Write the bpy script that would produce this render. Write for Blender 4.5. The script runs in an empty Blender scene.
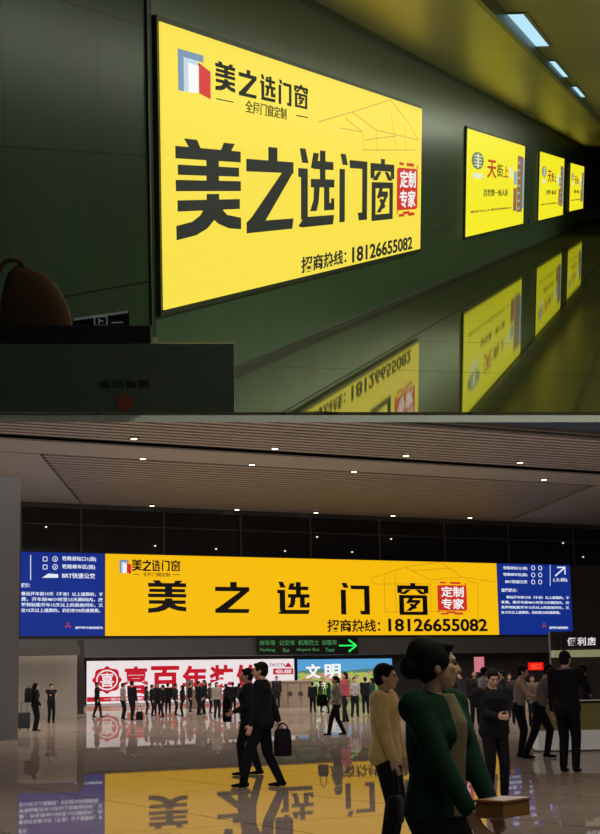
import bpy, bmesh, math, random
from mathutils import Vector, Matrix
random.seed(7)
SC = bpy.context.scene
COL = SC.collection
V = Vector

# ------------------------------------------------------------------ camera, world, exposure
F_PX, PX, PY = 1500.0, 300.0, 437.0          # focal length and principal point in pixels of a 600x834 frame
EYE = 1.45
PITCH = math.atan((682 - PY) / F_PX)
ROLL = math.radians(1.12)
_R0, _F0, _U0 = V((1, 0, 0)), V((0, math.cos(PITCH), math.sin(PITCH))), V((0, -math.sin(PITCH), math.cos(PITCH)))
CR = _R0 * math.cos(ROLL) - _U0 * math.sin(ROLL)
CU = _U0 * math.cos(ROLL) + _R0 * math.sin(ROLL)
CF = _F0
CPOS = V((0, 0, EYE))
cam_d = bpy.data.cameras.new('camera'); cam = bpy.data.objects.new('camera', cam_d); COL.objects.link(cam)
cam_d.sensor_fit = 'HORIZONTAL'; cam_d.sensor_width = 36; cam_d.lens = F_PX / 600 * 36
cam_d.shift_x = 0; cam_d.shift_y = (PY - 417) / 600
cam_d.clip_start = .1; cam_d.clip_end = 600
m = Matrix((CR, CU, -CF)).transposed().to_4x4(); m.translation = CPOS
cam.matrix_world = m
SC.camera = cam
w = bpy.data.worlds.new('world'); SC.world = w; w.use_nodes = True
w.node_tree.nodes['Background'].inputs[0].default_value = (.8, .85, 1, 1)
w.node_tree.nodes['Background'].inputs[1].default_value = .03
vs = SC.view_settings; vs.view_transform = 'Standard'; vs.look = 'None'; vs.gamma = 1; vs.exposure = 0; vs.use_curve_mapping = False


def area(name, loc, sx, sy, power, color, rot=(0, 0, 0), mat=None):
    l = bpy.data.lights.new(name, 'AREA'); l.shape = 'RECTANGLE'; l.size = sx; l.size_y = sy; l.energy = power; l.color = color
    o = bpy.data.objects.new(name, l); COL.objects.link(o)
    o.matrix_world = (mat or Matrix()) @ Matrix.Translation(loc) @ Matrix.Rotation(rot[2], 4, 'Z') @ Matrix.Rotation(rot[0], 4, 'X') @ Matrix.Rotation(rot[1], 4, 'Y')
    return o


def ray(px, py):
    return (CF * F_PX + CR * (px - PX) + CU * (PY - py)).normalized()


def hor(px):                                  # row of the lower hall's horizon at a column
    return 682 - math.tan(ROLL) * (px - 300)


def on_z(px, py, z=0.0):
    d = ray(px, py); return CPOS + d * ((z - EYE) / d.z)


def on_y(px, py, y):
    d = ray(px, py); return CPOS + d * (y / d.y)


# upper corridor: its own level frame (the corridor climbs as a ramp above the lower hall)
TY = (CF * F_PX + CU * (PY - 190)).normalized(); TX = CR.copy(); TZ = TX.cross(TY)
TM = Matrix((TX, TY, TZ)).transposed().to_4x4(); TM.translation = CPOS - TZ * EYE
TMI = TM.inverted()


def t_ray(px, py):
    return TMI.to_3x3() @ ray(px, py)


TEYE = V((0, 0, EYE))


def t_on_z(px, py, z=0.0):
    d = t_ray(px, py); return TEYE + d * ((z - EYE) / d.z)


class Panel:                                  # an upright plane: x along, y up, z out of the wall
    def __init__(s, origin, along, base=None):
        x = along.normalized(); y = V((0, 0, 1)); z = x.cross(y).normalized()
        L = Matrix((x, y, z)).transposed().to_4x4(); L.translation = origin
        s.local = L; s.m = (base or Matrix()) @ L; s.inv = s.m.inverted()

    def at(s, px, py, out=0.0):
        o = s.inv @ CPOS; d = s.inv.to_3x3() @ ray(px, py)
        p = o + d * ((out - o.z) / d.z); return p.x, p.y


# unseen fill lights added to brighten the two places
area('hall_fill', (0, 90, 13.0), 80, 36, 18000, (1, .92, .85))  # broad fill added beneath the downlights
area('hall_fill', (2, 52, 11.5), 50, 24, 6000, (1, .92, .85))
area('hall_fill', (1, 17, 4.0), 12, 6, 260, (1, .92, .85))  # fill added under the slab to lift the near floor
area('near_hall_fill', (0, 1.5, 4.6), 6, 3, 5, (1, .95, .9), rot=(math.radians(-35), 0, 0))  # added fill for the near figures and the slab edge
WF = t_on_z(421, 293.6)                       # foot of the upper corridor's sign wall, and its direction
WD = t_ray(665, 190); WD.z = 0; WD.normalize()
TW = Panel(WF, WD, TM)
area('corridor_fill', (6, 3.2, 3.7), 44, .8, 900, (.92, 1, .74), rot=(-math.pi / 2, 0, 0), mat=TW.m)  # added fill strip, kept out of view to the right
area('corridor_fill', (3.6, 11.8, 3.1), 2, 3.4, 60, (.8, 1, .88), mat=TM)  # added fill for the left wall, no fixture there

# ------------------------------------------------------------------ materials
MATS = {}


def nt(name):
    mt = bpy.data.materials.new(name); mt.use_nodes = True
    n = mt.node_tree.nodes; return mt, n, mt.node_tree.links, n['Principled BSDF']


def mat(name, col, rough=.6, metal=0.0, spec=.4, var=0.0, scale=8.0, emit=None, es=0.0, bump=0.0):
    if name in MATS: return MATS[name]
    mt, n, l, b = nt(name)
    b.inputs['Roughness'].default_value = rough; b.inputs['Metallic'].default_value = metal
    b.inputs['Specular IOR Level'].default_value = spec
    b.inputs['Base Color'].default_value = (*col, 1)
    if var or bump:
        tc = n.new('ShaderNodeTexCoord'); no = n.new('ShaderNodeTexNoise'); no.inputs['Scale'].default_value = scale; no.inputs['Detail'].default_value = 5
        l.new(tc.outputs['Object'], no.inputs['Vector'])
        if var:
            cr = n.new('ShaderNodeValToRGB'); e = cr.color_ramp.elements
            e[0].position, e[1].position = .3, .7
            e[0].color = (*[c * (1 - var) for c in col], 1); e[1].color = (*[min(1, c * (1 + var)) for c in col], 1)
            l.new(no.outputs['Fac'], cr.inputs['Fac']); l.new(cr.outputs['Color'], b.inputs['Base Color'])
        if bump:
            bp = n.new('ShaderNodeBump'); bp.inputs['Strength'].default_value = bump; bp.inputs['Distance'].default_value = .01
            l.new(no.outputs['Fac'], bp.inputs['Height']); l.new(bp.outputs['Normal'], b.inputs['Normal'])
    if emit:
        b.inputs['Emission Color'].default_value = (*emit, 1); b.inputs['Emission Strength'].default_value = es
    MATS[name] = mt; return mt


def srgb(r, g, b):
    f = lambda c: (c / 255 / 12.92) if c / 255 <= .04045 else ((c / 255 + .055) / 1.055) ** 2.4
    return (f(r), f(g), f(b))


def glow(name, col, s=1.0):
    if name in MATS: return MATS[name]
    mt, n, l, b = nt(name)
    b.inputs['Base Color'].default_value = (*[c * .05 for c in col], 1); b.inputs['Roughness'].default_value = .4
    b.inputs['Specular IOR Level'].default_value = .1
    b.inputs['Emission Color'].default_value = (*col, 1); b.inputs['Emission Strength'].default_value = s
    MATS[name] = mt; return mt


def polished(name, col, joint, gloss, rough, tile, jw, gcol=(1, 1, 1), rot=0.0):
    """polished stone in tiles: a diffuse body under a mirror-like polish"""
    mt, n, l, b = nt(name)
    out = n['Material Output']; n.remove(b)
    tc = n.new('ShaderNodeTexCoord'); mp = n.new('ShaderNodeMapping'); mp.inputs['Rotation'].default_value = (0, 0, rot)
    l.new(tc.outputs['Object'], mp.inputs['Vector'])
    br = n.new('ShaderNodeTexBrick'); br.offset = 0; br.squash = 1
    br.inputs['Scale'].default_value = 1; br.inputs['Brick Width'].default_value = tile[0]; br.inputs['Row Height'].default_value = tile[1]
    br.inputs['Mortar Size'].default_value = jw; br.inputs['Mortar Smooth'].default_value = .1; br.inputs['Bias'].default_value = 0
    br.inputs['Color1'].default_value = (*col, 1); br.inputs['Color2'].default_value = (*[c * 1.12 for c in col], 1); br.inputs['Mortar'].default_value = (*joint, 1)
    l.new(mp.outputs['Vector'], br.inputs['Vector'])
    no = n.new('ShaderNodeTexNoise'); no.inputs['Scale'].default_value = 1.3; no.inputs['Detail'].default_value = 8
    l.new(mp.outputs['Vector'], no.inputs['Vector'])
    mx = n.new('ShaderNodeMix'); mx.data_type = 'RGBA'; mx.blend_type = 'MULTIPLY'; mx.inputs['Factor'].default_value = .35
    l.new(br.outputs['Color'], mx.inputs['A']); l.new(no.outputs['Color'], mx.inputs['B'])
    di = n.new('ShaderNodeBsdfDiffuse'); l.new(mx.outputs['Result'], di.inputs['Color'])
    gl = n.new('ShaderNodeBsdfGlossy'); gl.inputs['Roughness'].default_value = rough; gl.inputs['Color'].default_value = (*gcol, 1)
    fm = n.new('ShaderNodeMath'); fm.operation = 'MULTIPLY_ADD'; fm.inputs[1].default_value = -gloss * .6; fm.inputs[2].default_value = gloss
    l.new(br.outputs['Fac'], fm.inputs[0])
    ms = n.new('ShaderNodeMixShader'); l.new(fm.outputs[0], ms.inputs['Fac']); l.new(di.outputs[0], ms.inputs[1]); l.new(gl.outputs[0], ms.inputs[2])
    l.new(ms.outputs[0], out.inputs['Surface'])
    return mt


def glass(name, col, alpha):
    mt, n, l, b = nt(name); out = n['Material Output']
    b.inputs['Base Color'].default_value = (*col, 1); b.inputs['Roughness'].default_value = .05
    tr = n.new('ShaderNodeBsdfTransparent'); ms = n.new('ShaderNodeMixShader'); ms.inputs['Fac'].default_value = alpha
    l.new(tr.outputs[0], ms.inputs[1]); l.new(b.outputs[0], ms.inputs[2]); l.new(ms.outputs[0], out.inputs['Surface'])
    return mt


# ------------------------------------------------------------------ mesh helpers
class MB:
    def __init__(s): s.v = []; s.f = []; s.mi = []

    def add(s, vs_, fs, mi=0):
        o = len(s.v); s.v += [tuple(v) for v in vs_]; s.f += [tuple(i + o for i in f) for f in fs]; s.mi += [mi] * len(fs); return s

    def box(s, x0, y0, z0, x1, y1, z1, mi=0):
        vs_ = [(x, y, z) for x in (x0, x1) for y in (y0, y1) for z in (z0, z1)]
        return s.add(vs_, [(0, 1, 3, 2), (4, 6, 7, 5), (0, 4, 5, 1), (2, 3, 7, 6), (0, 2, 6, 4), (1, 5, 7, 3)], mi)

    def prism(s, pts, z0, z1, mi=0):          # outline in x,y pushed from z0 to z1
        a = sum(pts[i][0] * pts[(i + 1) % len(pts)][1] - pts[(i + 1) % len(pts)][0] * pts[i][1] for i in range(len(pts)))
        if a < 0: pts = pts[::-1]
        n = len(pts)
        vs_ = [(p[0], p[1], z0) for p in pts] + [(p[0], p[1], z1) for p in pts]
        return s.add(vs_, [tuple(range(n - 1, -1, -1)), tuple(range(n, 2 * n))] + [(i, (i + 1) % n, n + (i + 1) % n, n + i) for i in range(n)], mi)

    def bar(s, a, b, w_, z0, z1, mi=0):       # straight stroke in the x,y plane
        dx, dy = b[0] - a[0], b[1] - a[1]; L = math.hypot(dx, dy) or 1; nx, ny = -dy / L * w_ / 2, dx / L * w_ / 2
        return s.prism([(a[0] + nx, a[1] + ny), (b[0] + nx, b[1] + ny), (b[0] - nx, b[1] - ny), (a[0] - nx, a[1] - ny)], z0, z1, mi)

    def rings(s, rs, mi=0):                   # closed loft through rings of equal size
        n = len(rs[0]); o = []
        for r in rs: o += list(r)
        fs = [tuple(range(n - 1, -1, -1)), tuple(range((len(rs) - 1) * n, len(rs) * n))]
        for k in range(len(rs) - 1):
            fs += [(k * n + i, k * n + (i + 1) % n, (k + 1) * n + (i + 1) % n, (k + 1) * n + i) for i in range(n)]
        return s.add(o, fs, mi)

    def capsule(s, p, q, r1, r2, seg=12, mi=0):
        p, q = V(p), V(q); d = q - p; L = d.length
        if L < 1e-6: d = V((0, 0, 1))
        d.normalize(); a = d.orthogonal().normalized(); b = d.cross(a)
        prof = [(p - d * r1 * math.cos(t), r1 * math.sin(t)) for t in (.12, .5, .95, 1.57)] + [(q + d * r2 * math.cos(t), r2 * math.sin(t)) for t in (1.57, .95, .5, .12)]
        return s.rings([[c + (a * math.cos(6.2832 * i / seg) + b * math.sin(6.2832 * i / seg)) * r for i in range(seg)] for c, r in prof], mi)

    def tube(s, p, q, r, seg=12, mi=0):
        p, q = V(p), V(q); d = (q - p).normalized(); a = d.orthogonal().normalized(); b = d.cross(a)
        return s.rings([[c + (a * math.cos(6.2832 * i / seg) + b * math.sin(6.2832 * i / seg)) * r for i in range(seg)] for c in (p, q)], mi)

    def ball(s, c, r, rot=None, seg=14, mi=0):
        c = V(c); r = V((r, r, r)) if not hasattr(r, '__len__') else V(r)
        rs = []
        for k in range(9):
            t = .1 + (math.pi - .2) * k / 8
            ring = []
            for i in range(seg):
                p = V((r.x * math.sin(t) * math.cos(6.2832 * i / seg), r.y * math.sin(t) * math.sin(6.2832 * i / seg), -r.z * math.cos(t)))
                if rot: p = rot @ p
                ring.append(c + p)
            rs.append(ring)
        return s.rings(rs, mi)

    def build(s, name, mats, parent=None, m=None, smooth=False, bevel=0):
        me = bpy.data.meshes.new(name); me.from_pydata(s.v, [], s.f)
        for mt in (mats if isinstance(mats, (list, tuple)) else [mats]): me.materials.append(mt)
        for p, k in zip(me.polygons, s.mi): p.material_index = k; p.use_smooth = smooth
        bm = bmesh.new(); bm.from_mesh(me); bmesh.ops.recalc_face_normals(bm, faces=bm.faces); bm.to_mesh(me); bm.free()
        o = bpy.data.objects.new(name, me); COL.objects.link(o)
        if m is not None: o.matrix_world = m
        if parent is not None: o.parent = parent
        if bevel:
            bv = o.modifiers.new('bevel', 'BEVEL'); bv.width = bevel; bv.segments = 2; bv.limit_method = 'ANGLE'
        return o


def tag(o, label=None, cat=None, group=None, kind=None):
    for k, v in (('label', label), ('category', cat), ('group', group), ('kind', kind)):
        if v: o[k] = v
    return o


def empty(name, m, label, cat, group=None):
    o = bpy.data.objects.new(name, None); o.empty_display_size = .1; COL.objects.link(o)
    o.matrix_world = m if isinstance(m, Matrix) else Matrix.Translation(m)
    return tag(o, label, cat, group)


def struct(o): o['kind'] = 'structure'; return o


def shift(x, y=0.0, z=0.0): return Matrix.Translation((x, y, z))


# ------------------------------------------------------------------ lettering
def text_polys(body):
    c = bpy.data.curves.new('t', 'FONT'); c.body = body; c.resolution_u = 3
    return c


def text(name, body, rect, z, depth, mt, parent, bold=0.0, italic=0.0):
    """lettering filling rect = (x0, y0, x1, y1) of the sign's own plane"""
    c = text_polys(body); c.fill_mode = 'BOTH'; c.offset = bold; c.extrude = .01; c.shear = italic
    t = bpy.data.objects.new('t', c); COL.objects.link(t); bpy.context.view_layer.update()
    me = bpy.data.meshes.new_from_object(t.evaluated_get(bpy.context.evaluated_depsgraph_get()))
    bpy.data.objects.remove(t); bpy.data.curves.remove(c)
    xs = [v.co.x for v in me.vertices]; ys = [v.co.y for v in me.vertices]
    ax, bx, ay, by = min(xs), max(xs), min(ys), max(ys)
    x0, y0, x1, y1 = rect
    for v in me.vertices:
        v.co = (x0 + (v.co.x - ax) / (bx - ax) * (x1 - x0), y0 + (v.co.y - ay) / (by - ay) * (y1 - y0), z + (depth if v.co.z > 0 else 0))
    me.materials.clear(); me.materials.append(mt)
    o = bpy.data.objects.new(name, me); COL.objects.link(o); o.parent = parent
    return o


GLYPH = {
    '美': [[(.12, 1), (.30, 1), (.36, .9), (.20, .9)], [(.72, 1), (.90, 1), (.82, .9), (.66, .9)], [(0, .80), (1, .80), (1, .92), (0, .92)],
          [(.03, .64), (.97, .64), (.97, .74), (.03, .74)], [(0, .48), (1, .48), (1, .59), (0, .59)], [(.44, .5), (.63, .5), (.63, .9), (.44, .9)],
          [(.44, .30), (.63, .30), (.63, .45), (.44, .45)], [(.02, .28), (.98, .28), (.98, .39), (.02, .39)],
          [(.40, .30), (.62, .30), (.57, .19), (.44, .09), (.27, .03), (0, 0), (0, .14), (.22, .17), (.34, .23)],
          [(.66, .30), (.76, .22), (1, .18), (1, .05), (.80, .07), (.62, .13), (.53, .19), (.50, .30)]],
    '之': [[(.44, .83), (.63, .83), (.63, 1), (.44, 1)], [(0, .70), (1, .70), (1, .84), (0, .84)], [(.76, .72), (1, .72), (.36, .12), (.0, .12), (.0, .10)],
          [(0, 0), (.97, 0), (1, .13), (0, .13)]],
    '选': [[(.04, 1), (.18, 1), (.26, .82), (.10, .82)], [(0, .64), (.24, .64), (.24, .75), (0, .75)], [(.07, .10), (.24, .10), (.24, .66), (.07, .66)],
          [(0, .02), (.16, .13), (1, .13), (.96, 0), (.1, 0)], [(.58, .56), (.73, .56), (.73, 1), (.58, 1)], [(.40, .96), (.54, .96), (.48, .76), (.33, .76)],
          [(.40, .75), (.97, .75), (.97, .86), (.42, .86)], [(.33, .51), (1, .51), (1, .62), (.33, .62)], [(.42, .54), (.57, .54), (.54, .32), (.48, .2), (.31, .2), (.40, .34)],
          [(.70, .2), (.85, .2), (.85, .54), (.70, .54)], [(.72, .2), (1, .2), (1, .36), (.91, .36), (.91, .30), (.72, .30)]],
    '门': [[(.06, 1), (.22, 1), (.30, .84), (.13, .84)], [(.03, 0), (.20, 0), (.20, .78), (.03, .78)], [(.38, .80), (1, .80), (1, .92), (.36, .92)],
          [(.82, 0), (1, 0), (1, .85), (.82, .85)], [(.70, 0), (.84, 0), (.84, .12), (.66, .12)]],
    '窗': [[(.42, .90), (.58, .90), (.58, 1), (.42, 1)], [(0, .80), (1, .80), (1, .92), (0, .92)], [(0, .68), (.15, .68), (.15, .82), (0, .82)],
          [(.85, .68), (1, .68), (1, .82), (.85, .82)], [(.30, .79), (.44, .79), (.26, .65), (.08, .65)], [(.58, .79), (.72, .79), (.92, .65), (.74, .65)],
          [(.05, 0), (.20, 0), (.20, .62), (.05, .62)], [(.80, 0), (.95, 0), (.95, .62), (.80, .62)], [(.1, .52), (.9, .52), (.9, .62), (.1, .62)], [(.1, 0), (.9, 0), (.9, .10), (.1, .10)],
          [(.42, .6), (.56, .6), (.38, .36), (.26, .36)], [(.36, .38), (.72, .38), (.72, .47), (.40, .47)], [(.60, .40), (.72, .40), (.42, .13), (.26, .13)], [(.36, .33), (.46, .36), (.62, .22), (.52, .18)]],
}
TITLE = '美之选门窗'


def glyph(mb, ch, rect, z0, z1):
    x0, y0, x1, y1 = rect
    for i, pl in enumerate(GLYPH[ch]):
        mb.prism([(x0 + p[0] * (x1 - x0), y0 + p[1] * (y1 - y0)) for p in pl], z0, z1 + i * (z1 - z0) * .002)


K_INK = mat('sign_ink', srgb(34, 34, 40), .6)
RED_SIGN = glow('seal_red', srgb(214, 50, 40), .9)
WHITE_SIGN = glow('sign_white', (.95, .95, .95), .95)
DOOR_RED = glow('logo_red', srgb(214, 40, 44), .95)
DOOR_BLUE = glow('logo_pale_blue', srgb(196, 216, 232), .95)
DOOR_GREY = glow('logo_steel_blue', srgb(120, 150, 178), .95)
LINE = glow('sketch_line', srgb(214, 184, 66), .9)


def slogan_sign(root, R, yellow, bounds, d, ink, line=LINE, lw=.02, z0=0.0):
    """lettering of the big yellow advertisement; R(px, py) gives plane coordinates"""
    def rect(x0, x1, yt, yb):                 # pixel box to plane box (taken at its middle)
        xm = (x0 + x1) / 2
        return (R(x0, yt)[0], R(xm, yb)[1], R(x1, yt)[0], R(xm, yt)[1])
    z = z0 + d * .3
    for ch, b in zip(TITLE, bounds['title']):
        mb = MB(); glyph(mb, ch, rect(*b), z, z + d * .5); mb.build('lettering', ink, root)
    x0, x1 = bounds['small'][0], bounds['small'][-1]
    for ch, b in zip(TITLE, bounds['small']):
        mb = MB(); glyph(mb, ch, rect(*b), z, z + d * .5); mb.build('logo_lettering', ink, root)
    text('subtitle_lettering', '全屋门窗定制', rect(*bounds['sub']), z, d * .5, ink, root, .004)
    for b in bounds['dash']: r = rect(*b); MB().box(r[0], r[1], z, r[2], r[3], z + d * .5).build('dash_rule', ink, root)
    # logo: an open door, pale frame and red leaf
    a = rect(*bounds['icon']); X = lambda u: a[0] + u * (a[2] - a[0]); Y = lambda v: a[1] + v * (a[3] - a[1])
    q = lambda pts: [(X(u), Y(v)) for u, v in pts]
    lg = MB(); lg.prism(q([(0, .06), (.16, .06), (.16, .84), (.78, .84), (.78, 1), (0, 1)]), z, z + d * .4, 0); lg = lg.build('door_logo', DOOR_GREY, root)
    MB().prism(q([(.16, .06), (.6, .10), (.6, .84), (.16, .84)]), z, z + d * .5).build('door_panel', DOOR_BLUE, lg)
    MB().prism(q([(.3, .06), (.62, .10), (.62, .72), (.3, .74)]), z, z + d * .65).build('door_panel', WHITE_SIGN, lg)
    MB().prism(q([(.62, .10), (1, 0), (1, .66), (.62, .80)]), z, z + d * .75).build('red_door', DOOR_RED, lg)
    # red seal with two lines of white characters
    s = rect(*bounds['seal']); X = lambda u: s[0] + u * (s[2] - s[0]); Y = lambda v: s[1] + v * (s[3] - s[1])
    mb = MB(); mb.prism([(X(u), Y(v)) for u, v in [(0, .16), (.06, .12), (.94, .12), (1, .16), (1, .86), (.95, .9), (.05, .9), (0, .86)]], z, z + d * .4)
    for u, v, u2, v2 in ((.1, .0, .35, .05), (.55, 0, .85, .06), (.1, .95, .3, 1), (.45, .94, .8, 1), (0, .05, .04, .14), (.96, .9, 1, .97), (.3, .04, .6, .09)):
        mb.box(X(u), Y(v), z, X(u2), Y(v2), z + d * .3)
    sl = mb.build('red_seal', RED_SIGN, root)
    text('seal_lettering', '定制', (X(.12), Y(.53), X(.9), Y(.86)), z + d * .45, d * .3, WHITE_SIGN, sl, .02)
    text('seal_lettering', '专家', (X(.12), Y(.16), X(.9), Y(.49)), z + d * .45, d * .3, WHITE_SIGN, sl, .02)
    text('phone_lettering', '招商热线：', rect(*bounds['tel']), z, d * .5, ink, root, .02)
    text('phone_number', '18126655082', rect(*bounds['num']), z, d * .5, ink, root, .026)
    mb = MB()
    for pts in bounds['sketch']:
        for p, q2 in zip(pts, pts[1:]): mb.bar(R(*p), R(*q2), lw, z, z + d * .25)
    mb.build('house_sketch', line, root)


# ================================================================== UPPER CORRIDOR
WALL_H = 3.2
t_of = lambda px: TW.at(px, 190)[0]
green_wall = None


def wall_tiles():
    mt, n, l, b = nt('corridor_wall_panel')
    tc = n.new('ShaderNodeTexCoord'); br = n.new('ShaderNodeTexBrick'); br.offset = 0
    br.inputs['Scale'].default_value = 1; br.inputs['Brick Width'].default_value = 1.35; br.inputs['Row Height'].default_value = .82
    br.inputs['Mortar Size'].default_value = .006; br.inputs['Mortar Smooth'].default_value = .2
    c = srgb(72, 94, 68)
    br.inputs['Color1'].default_value = (*c, 1); br.inputs['Color2'].default_value = (*[x * .92 for x in c], 1); br.inputs['Mortar'].default_value = (.006, .009, .006, 1)
    mp = n.new('ShaderNodeMapping'); mp.inputs['Location'].default_value = (.35, -.03, 0)
    l.new(tc.outputs['Object'], mp.inputs['Vector']); l.new(mp.outputs['Vector'], br.inputs['Vector'])
    no = n.new('ShaderNodeTexNoise'); no.inputs['Scale'].default_value = 1.5; no.inputs['Detail'].default_value = 6
    l.new(tc.outputs['Object'], no.inputs['Vector'])
    mx = n.new('ShaderNodeMix'); mx.data_type = 'RGBA'; mx.blend_type = 'MULTIPLY'; mx.inputs['Factor'].default_value = .5
    l.new(br.outputs['Color'], mx.inputs['A']); l.new(no.outputs['Color'], mx.inputs['B']); l.new(mx.outputs['Result'], b.inputs['Base Color'])
    b.inputs['Roughness'].default_value = .28; b.inputs['Specular IOR Level'].default_value = .35
    return mt


y_near = t_on_z(300, 412)[1]
T0, T1 = t_of(-140), 62.0
pxn = 300 + (WF.x + WD.x / WD.y * (y_near - WF.y)) / y_near * F_PX    # column where the wall's foot meets the floor's near edge
a_, b_ = TW.at(-140, 413), TW.at(pxn, 413)
TN = b_[0]
T0 = a_[0]
struct(MB().prism([a_, (TN, 0), (T1, 0), (T1, WALL_H), (a_[0], WALL_H)], -.3, 0).build('wall_corridor', wall_tiles(), m=TW.m))
fl = polished('corridor_floor', srgb(50, 50, 28), srgb(26, 26, 18), .38, .035, (2.4, 1.2), .012, (.95, 1, .8), rot=-math.atan2(WD.y, WD.x))
mb = MB(); e0, e1 = WF + WD * 80, V((40, 80, 0))
mb.prism([(-14, y_near), (14, y_near), (34, 80), (-14, 80)], -.02, 0)
struct(mb.build('floor_corridor', fl, m=TM))
slab_h = (on_y(300, 412, 10) - on_y(300, 422, 10)).length * y_near / 10 * 1.01
white = mat('white_slab_paint', (.9, .9, .9), .7, var=.02, scale=3, emit=None)
mb = MB(); mb.prism([(-14, y_near), (14, y_near), (34, 80), (-14, 80)], -slab_h, -.022)
struct(mb.build('trim_slab', white, m=TM))
# skirting, cornice
struct(MB().box(TN, 0, 0, T1, .05, .012).build('baseboard_corridor', mat('dark_skirting', srgb(40, 34, 26), .4), m=TW.m))
struct(MB().box(T0, WALL_H - .05, 0, T1, WALL_H, .05).build('trim_cornice', mat('cornice', srgb(58, 66, 48), .4), m=TW.m))
# vertical dark recess joint left of the large sign
tj = t_of(150)
struct(MB().box(tj - .05, .12, 0, tj + .05, WALL_H - .05, .012).build('trim_joint', mat('joint_black', srgb(10, 13, 10), .5), m=TW.m))
# ceiling: satin metal, with the lamp channel at the right
ceil_m = mat('corridor_ceiling_metal', srgb(150, 140, 84), .34, .55, .5, var=.1, scale=.6)
cw = t_on_z(495, 12, WALL_H); cwn = (cw - WF).dot(V((WD.y, -WD.x, 0)))     # distance of the channel edge from the wall
mb = MB(); mb.box(T0, WALL_H, -.3, T1, WALL_H + .1, cwn - .06)
struct(mb.build('ceiling_corridor', ceil_m, m=TW.m))
struct(MB().box(T0, WALL_H - .03, cwn - .06, T1, WALL_H + .25, cwn).build('trim_channel', mat('channel_edge', srgb(96, 100, 70), .4, .3), m=TW.m))
mb = MB(); mb.box(T0, WALL_H + .12, cwn, T1, WALL_H + .2, cwn + 9)
struct(mb.build('ceiling_side', mat('side_ceiling', srgb(140, 130, 76), .5, .2, var=.06, scale=.8), m=TW.m))
struct(MB().box(T1, 0, -.3, T1 + .3, WALL_H + .2, 9.3).build('wall_end', mat('corridor_end', srgb(30, 34, 22), .6), m=TW.m))
struct(MB().box(T0 + 16, 0, cwn + 6.0, T1, WALL_H + .2, cwn + 6.2).build('wall_far_side', mat('corridor_far_wall', srgb(70, 72, 48), .5), m=TW.m))

# ceiling lamps in the channel
lampglow = glow('lamp_blue_white', srgb(170, 215, 235), 1.15)
def lamp_t(px, py):
    p = t_on_z(px, py, WALL_H + .1); return (p - WF).dot(WD), (p - WF).dot(V((WD.y, -WD.x, 0)))
for (p0, p1), lb in zip((((511, 14.5), (531, 47)), ((544, 61.5), (555.5, 77.5)), ((567, 87), (575.5, 97.5))),
                        ('largest and nearest bluish ceiling light of the upper corridor', 'middle one of the three bluish ceiling lights in the upper corridor', 'smallest and farthest bluish ceiling light in the upper corridor')):
    ta, na = lamp_t(*p0); tb, nb = lamp_t(*p1); tc_ = (ta + tb) / 2; nn = (na + nb) / 2; hw = .185
    r = empty('ceiling_light', TW.m @ shift(tc_, WALL_H + .12, nn), lb, 'ceiling light', 'bluish ceiling lights of the upper corridor')
    hl = abs(tb - ta) / 2
    MB().box(-hl - .05, -.02, -hw - .04, hl + .05, 0, -hw).box(-hl - .05, -.02, hw, hl + .05, 0, hw + .04).box(-hl - .05, -.02, -hw, -hl, 0, hw).box(hl, -.02, -hw, hl + .05, 0, hw).build('frame', mat('lamp_frame', srgb(120, 124, 100), .4, .5), r)
    MB().box(-hl, -.012, -hw, hl, -.002, hw).build('diffuser', lampglow, r)

# the large yellow light box
YEL = glow('lightbox_yellow', srgb(250, 226, 76), .97)
casing = mat('lightbox_casing', srgb(52, 56, 40), .4, .5)
OUT = .05


def lightbox(pxl, pxr, topL, botL, label, cat='lit sign', group=None, face=YEL):
    t0, v1 = TW.at(pxl, topL, OUT); _, v0 = TW.at(pxl, botL, OUT); t1, _ = TW.at(pxr, 190, OUT)
    base = TW.m @ shift((t0 + t1) / 2, v0, 0)
    r = empty('light_box_sign', base, label, cat, group); hw = (t1 - t0) / 2; h = v1 - v0
    MB().box(-hw - .04, -.04, 0, hw + .04, h + .04, OUT - .012).build('casing', casing, r)
    MB().box(-hw, 0, OUT - .012, hw, h, OUT).build('lit_face', face, r)
    return r, (t0 + t1) / 2, v0


r, tc0, v0 = lightbox(160.5, 421, 21.5, 311, 'large glowing yellow wall sign with huge black characters and red seal, nearest on green wall')
R = lambda px, py: tuple(a - b for a, b in zip(TW.at(px, py, OUT), (tc0, v0)))
ink1 = mat('sign_ink_navy', srgb(30, 34, 46), .6)
slogan_sign(r, R, YEL, dict(
    title=[(175, 240, 141, 237), (246, 293, 147, 231), (298, 334, 150, 226), (338.5, 367, 155, 221), (370.5, 394, 159, 220)],
    small=[(215, 234.5, 63, 92), (238.5, 256, 70, 97), (260, 275, 76, 101), (278, 291, 81, 105), (294, 307.5, 85, 108)],
    sub=(245, 286, 104, 116), dash=[(216, 233, 100, 101), (296, 307.5, 116, 117)], icon=(177.5, 209.5, 53, 96),
    seal=(397, 417.5, 163, 216), tel=(301, 346, 253, 268.5), num=(352, 412, 241.5, 256),
    sketch=[[(318, 122), (352, 112), (390, 100), (408, 122), (418, 140)], [(352, 112), (376, 130), (418, 140)], [(345, 118), (362, 132), (364, 150)], [(376, 130), (377, 152)], [(390, 108), (396, 146)],
            [(364, 140), (396, 136)], [(362, 150), (398, 150), (416, 150)], [(340, 128), (362, 132)], [(404, 122), (406, 150)]]),
    .006, ink1, lw=.012, z0=OUT)

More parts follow.
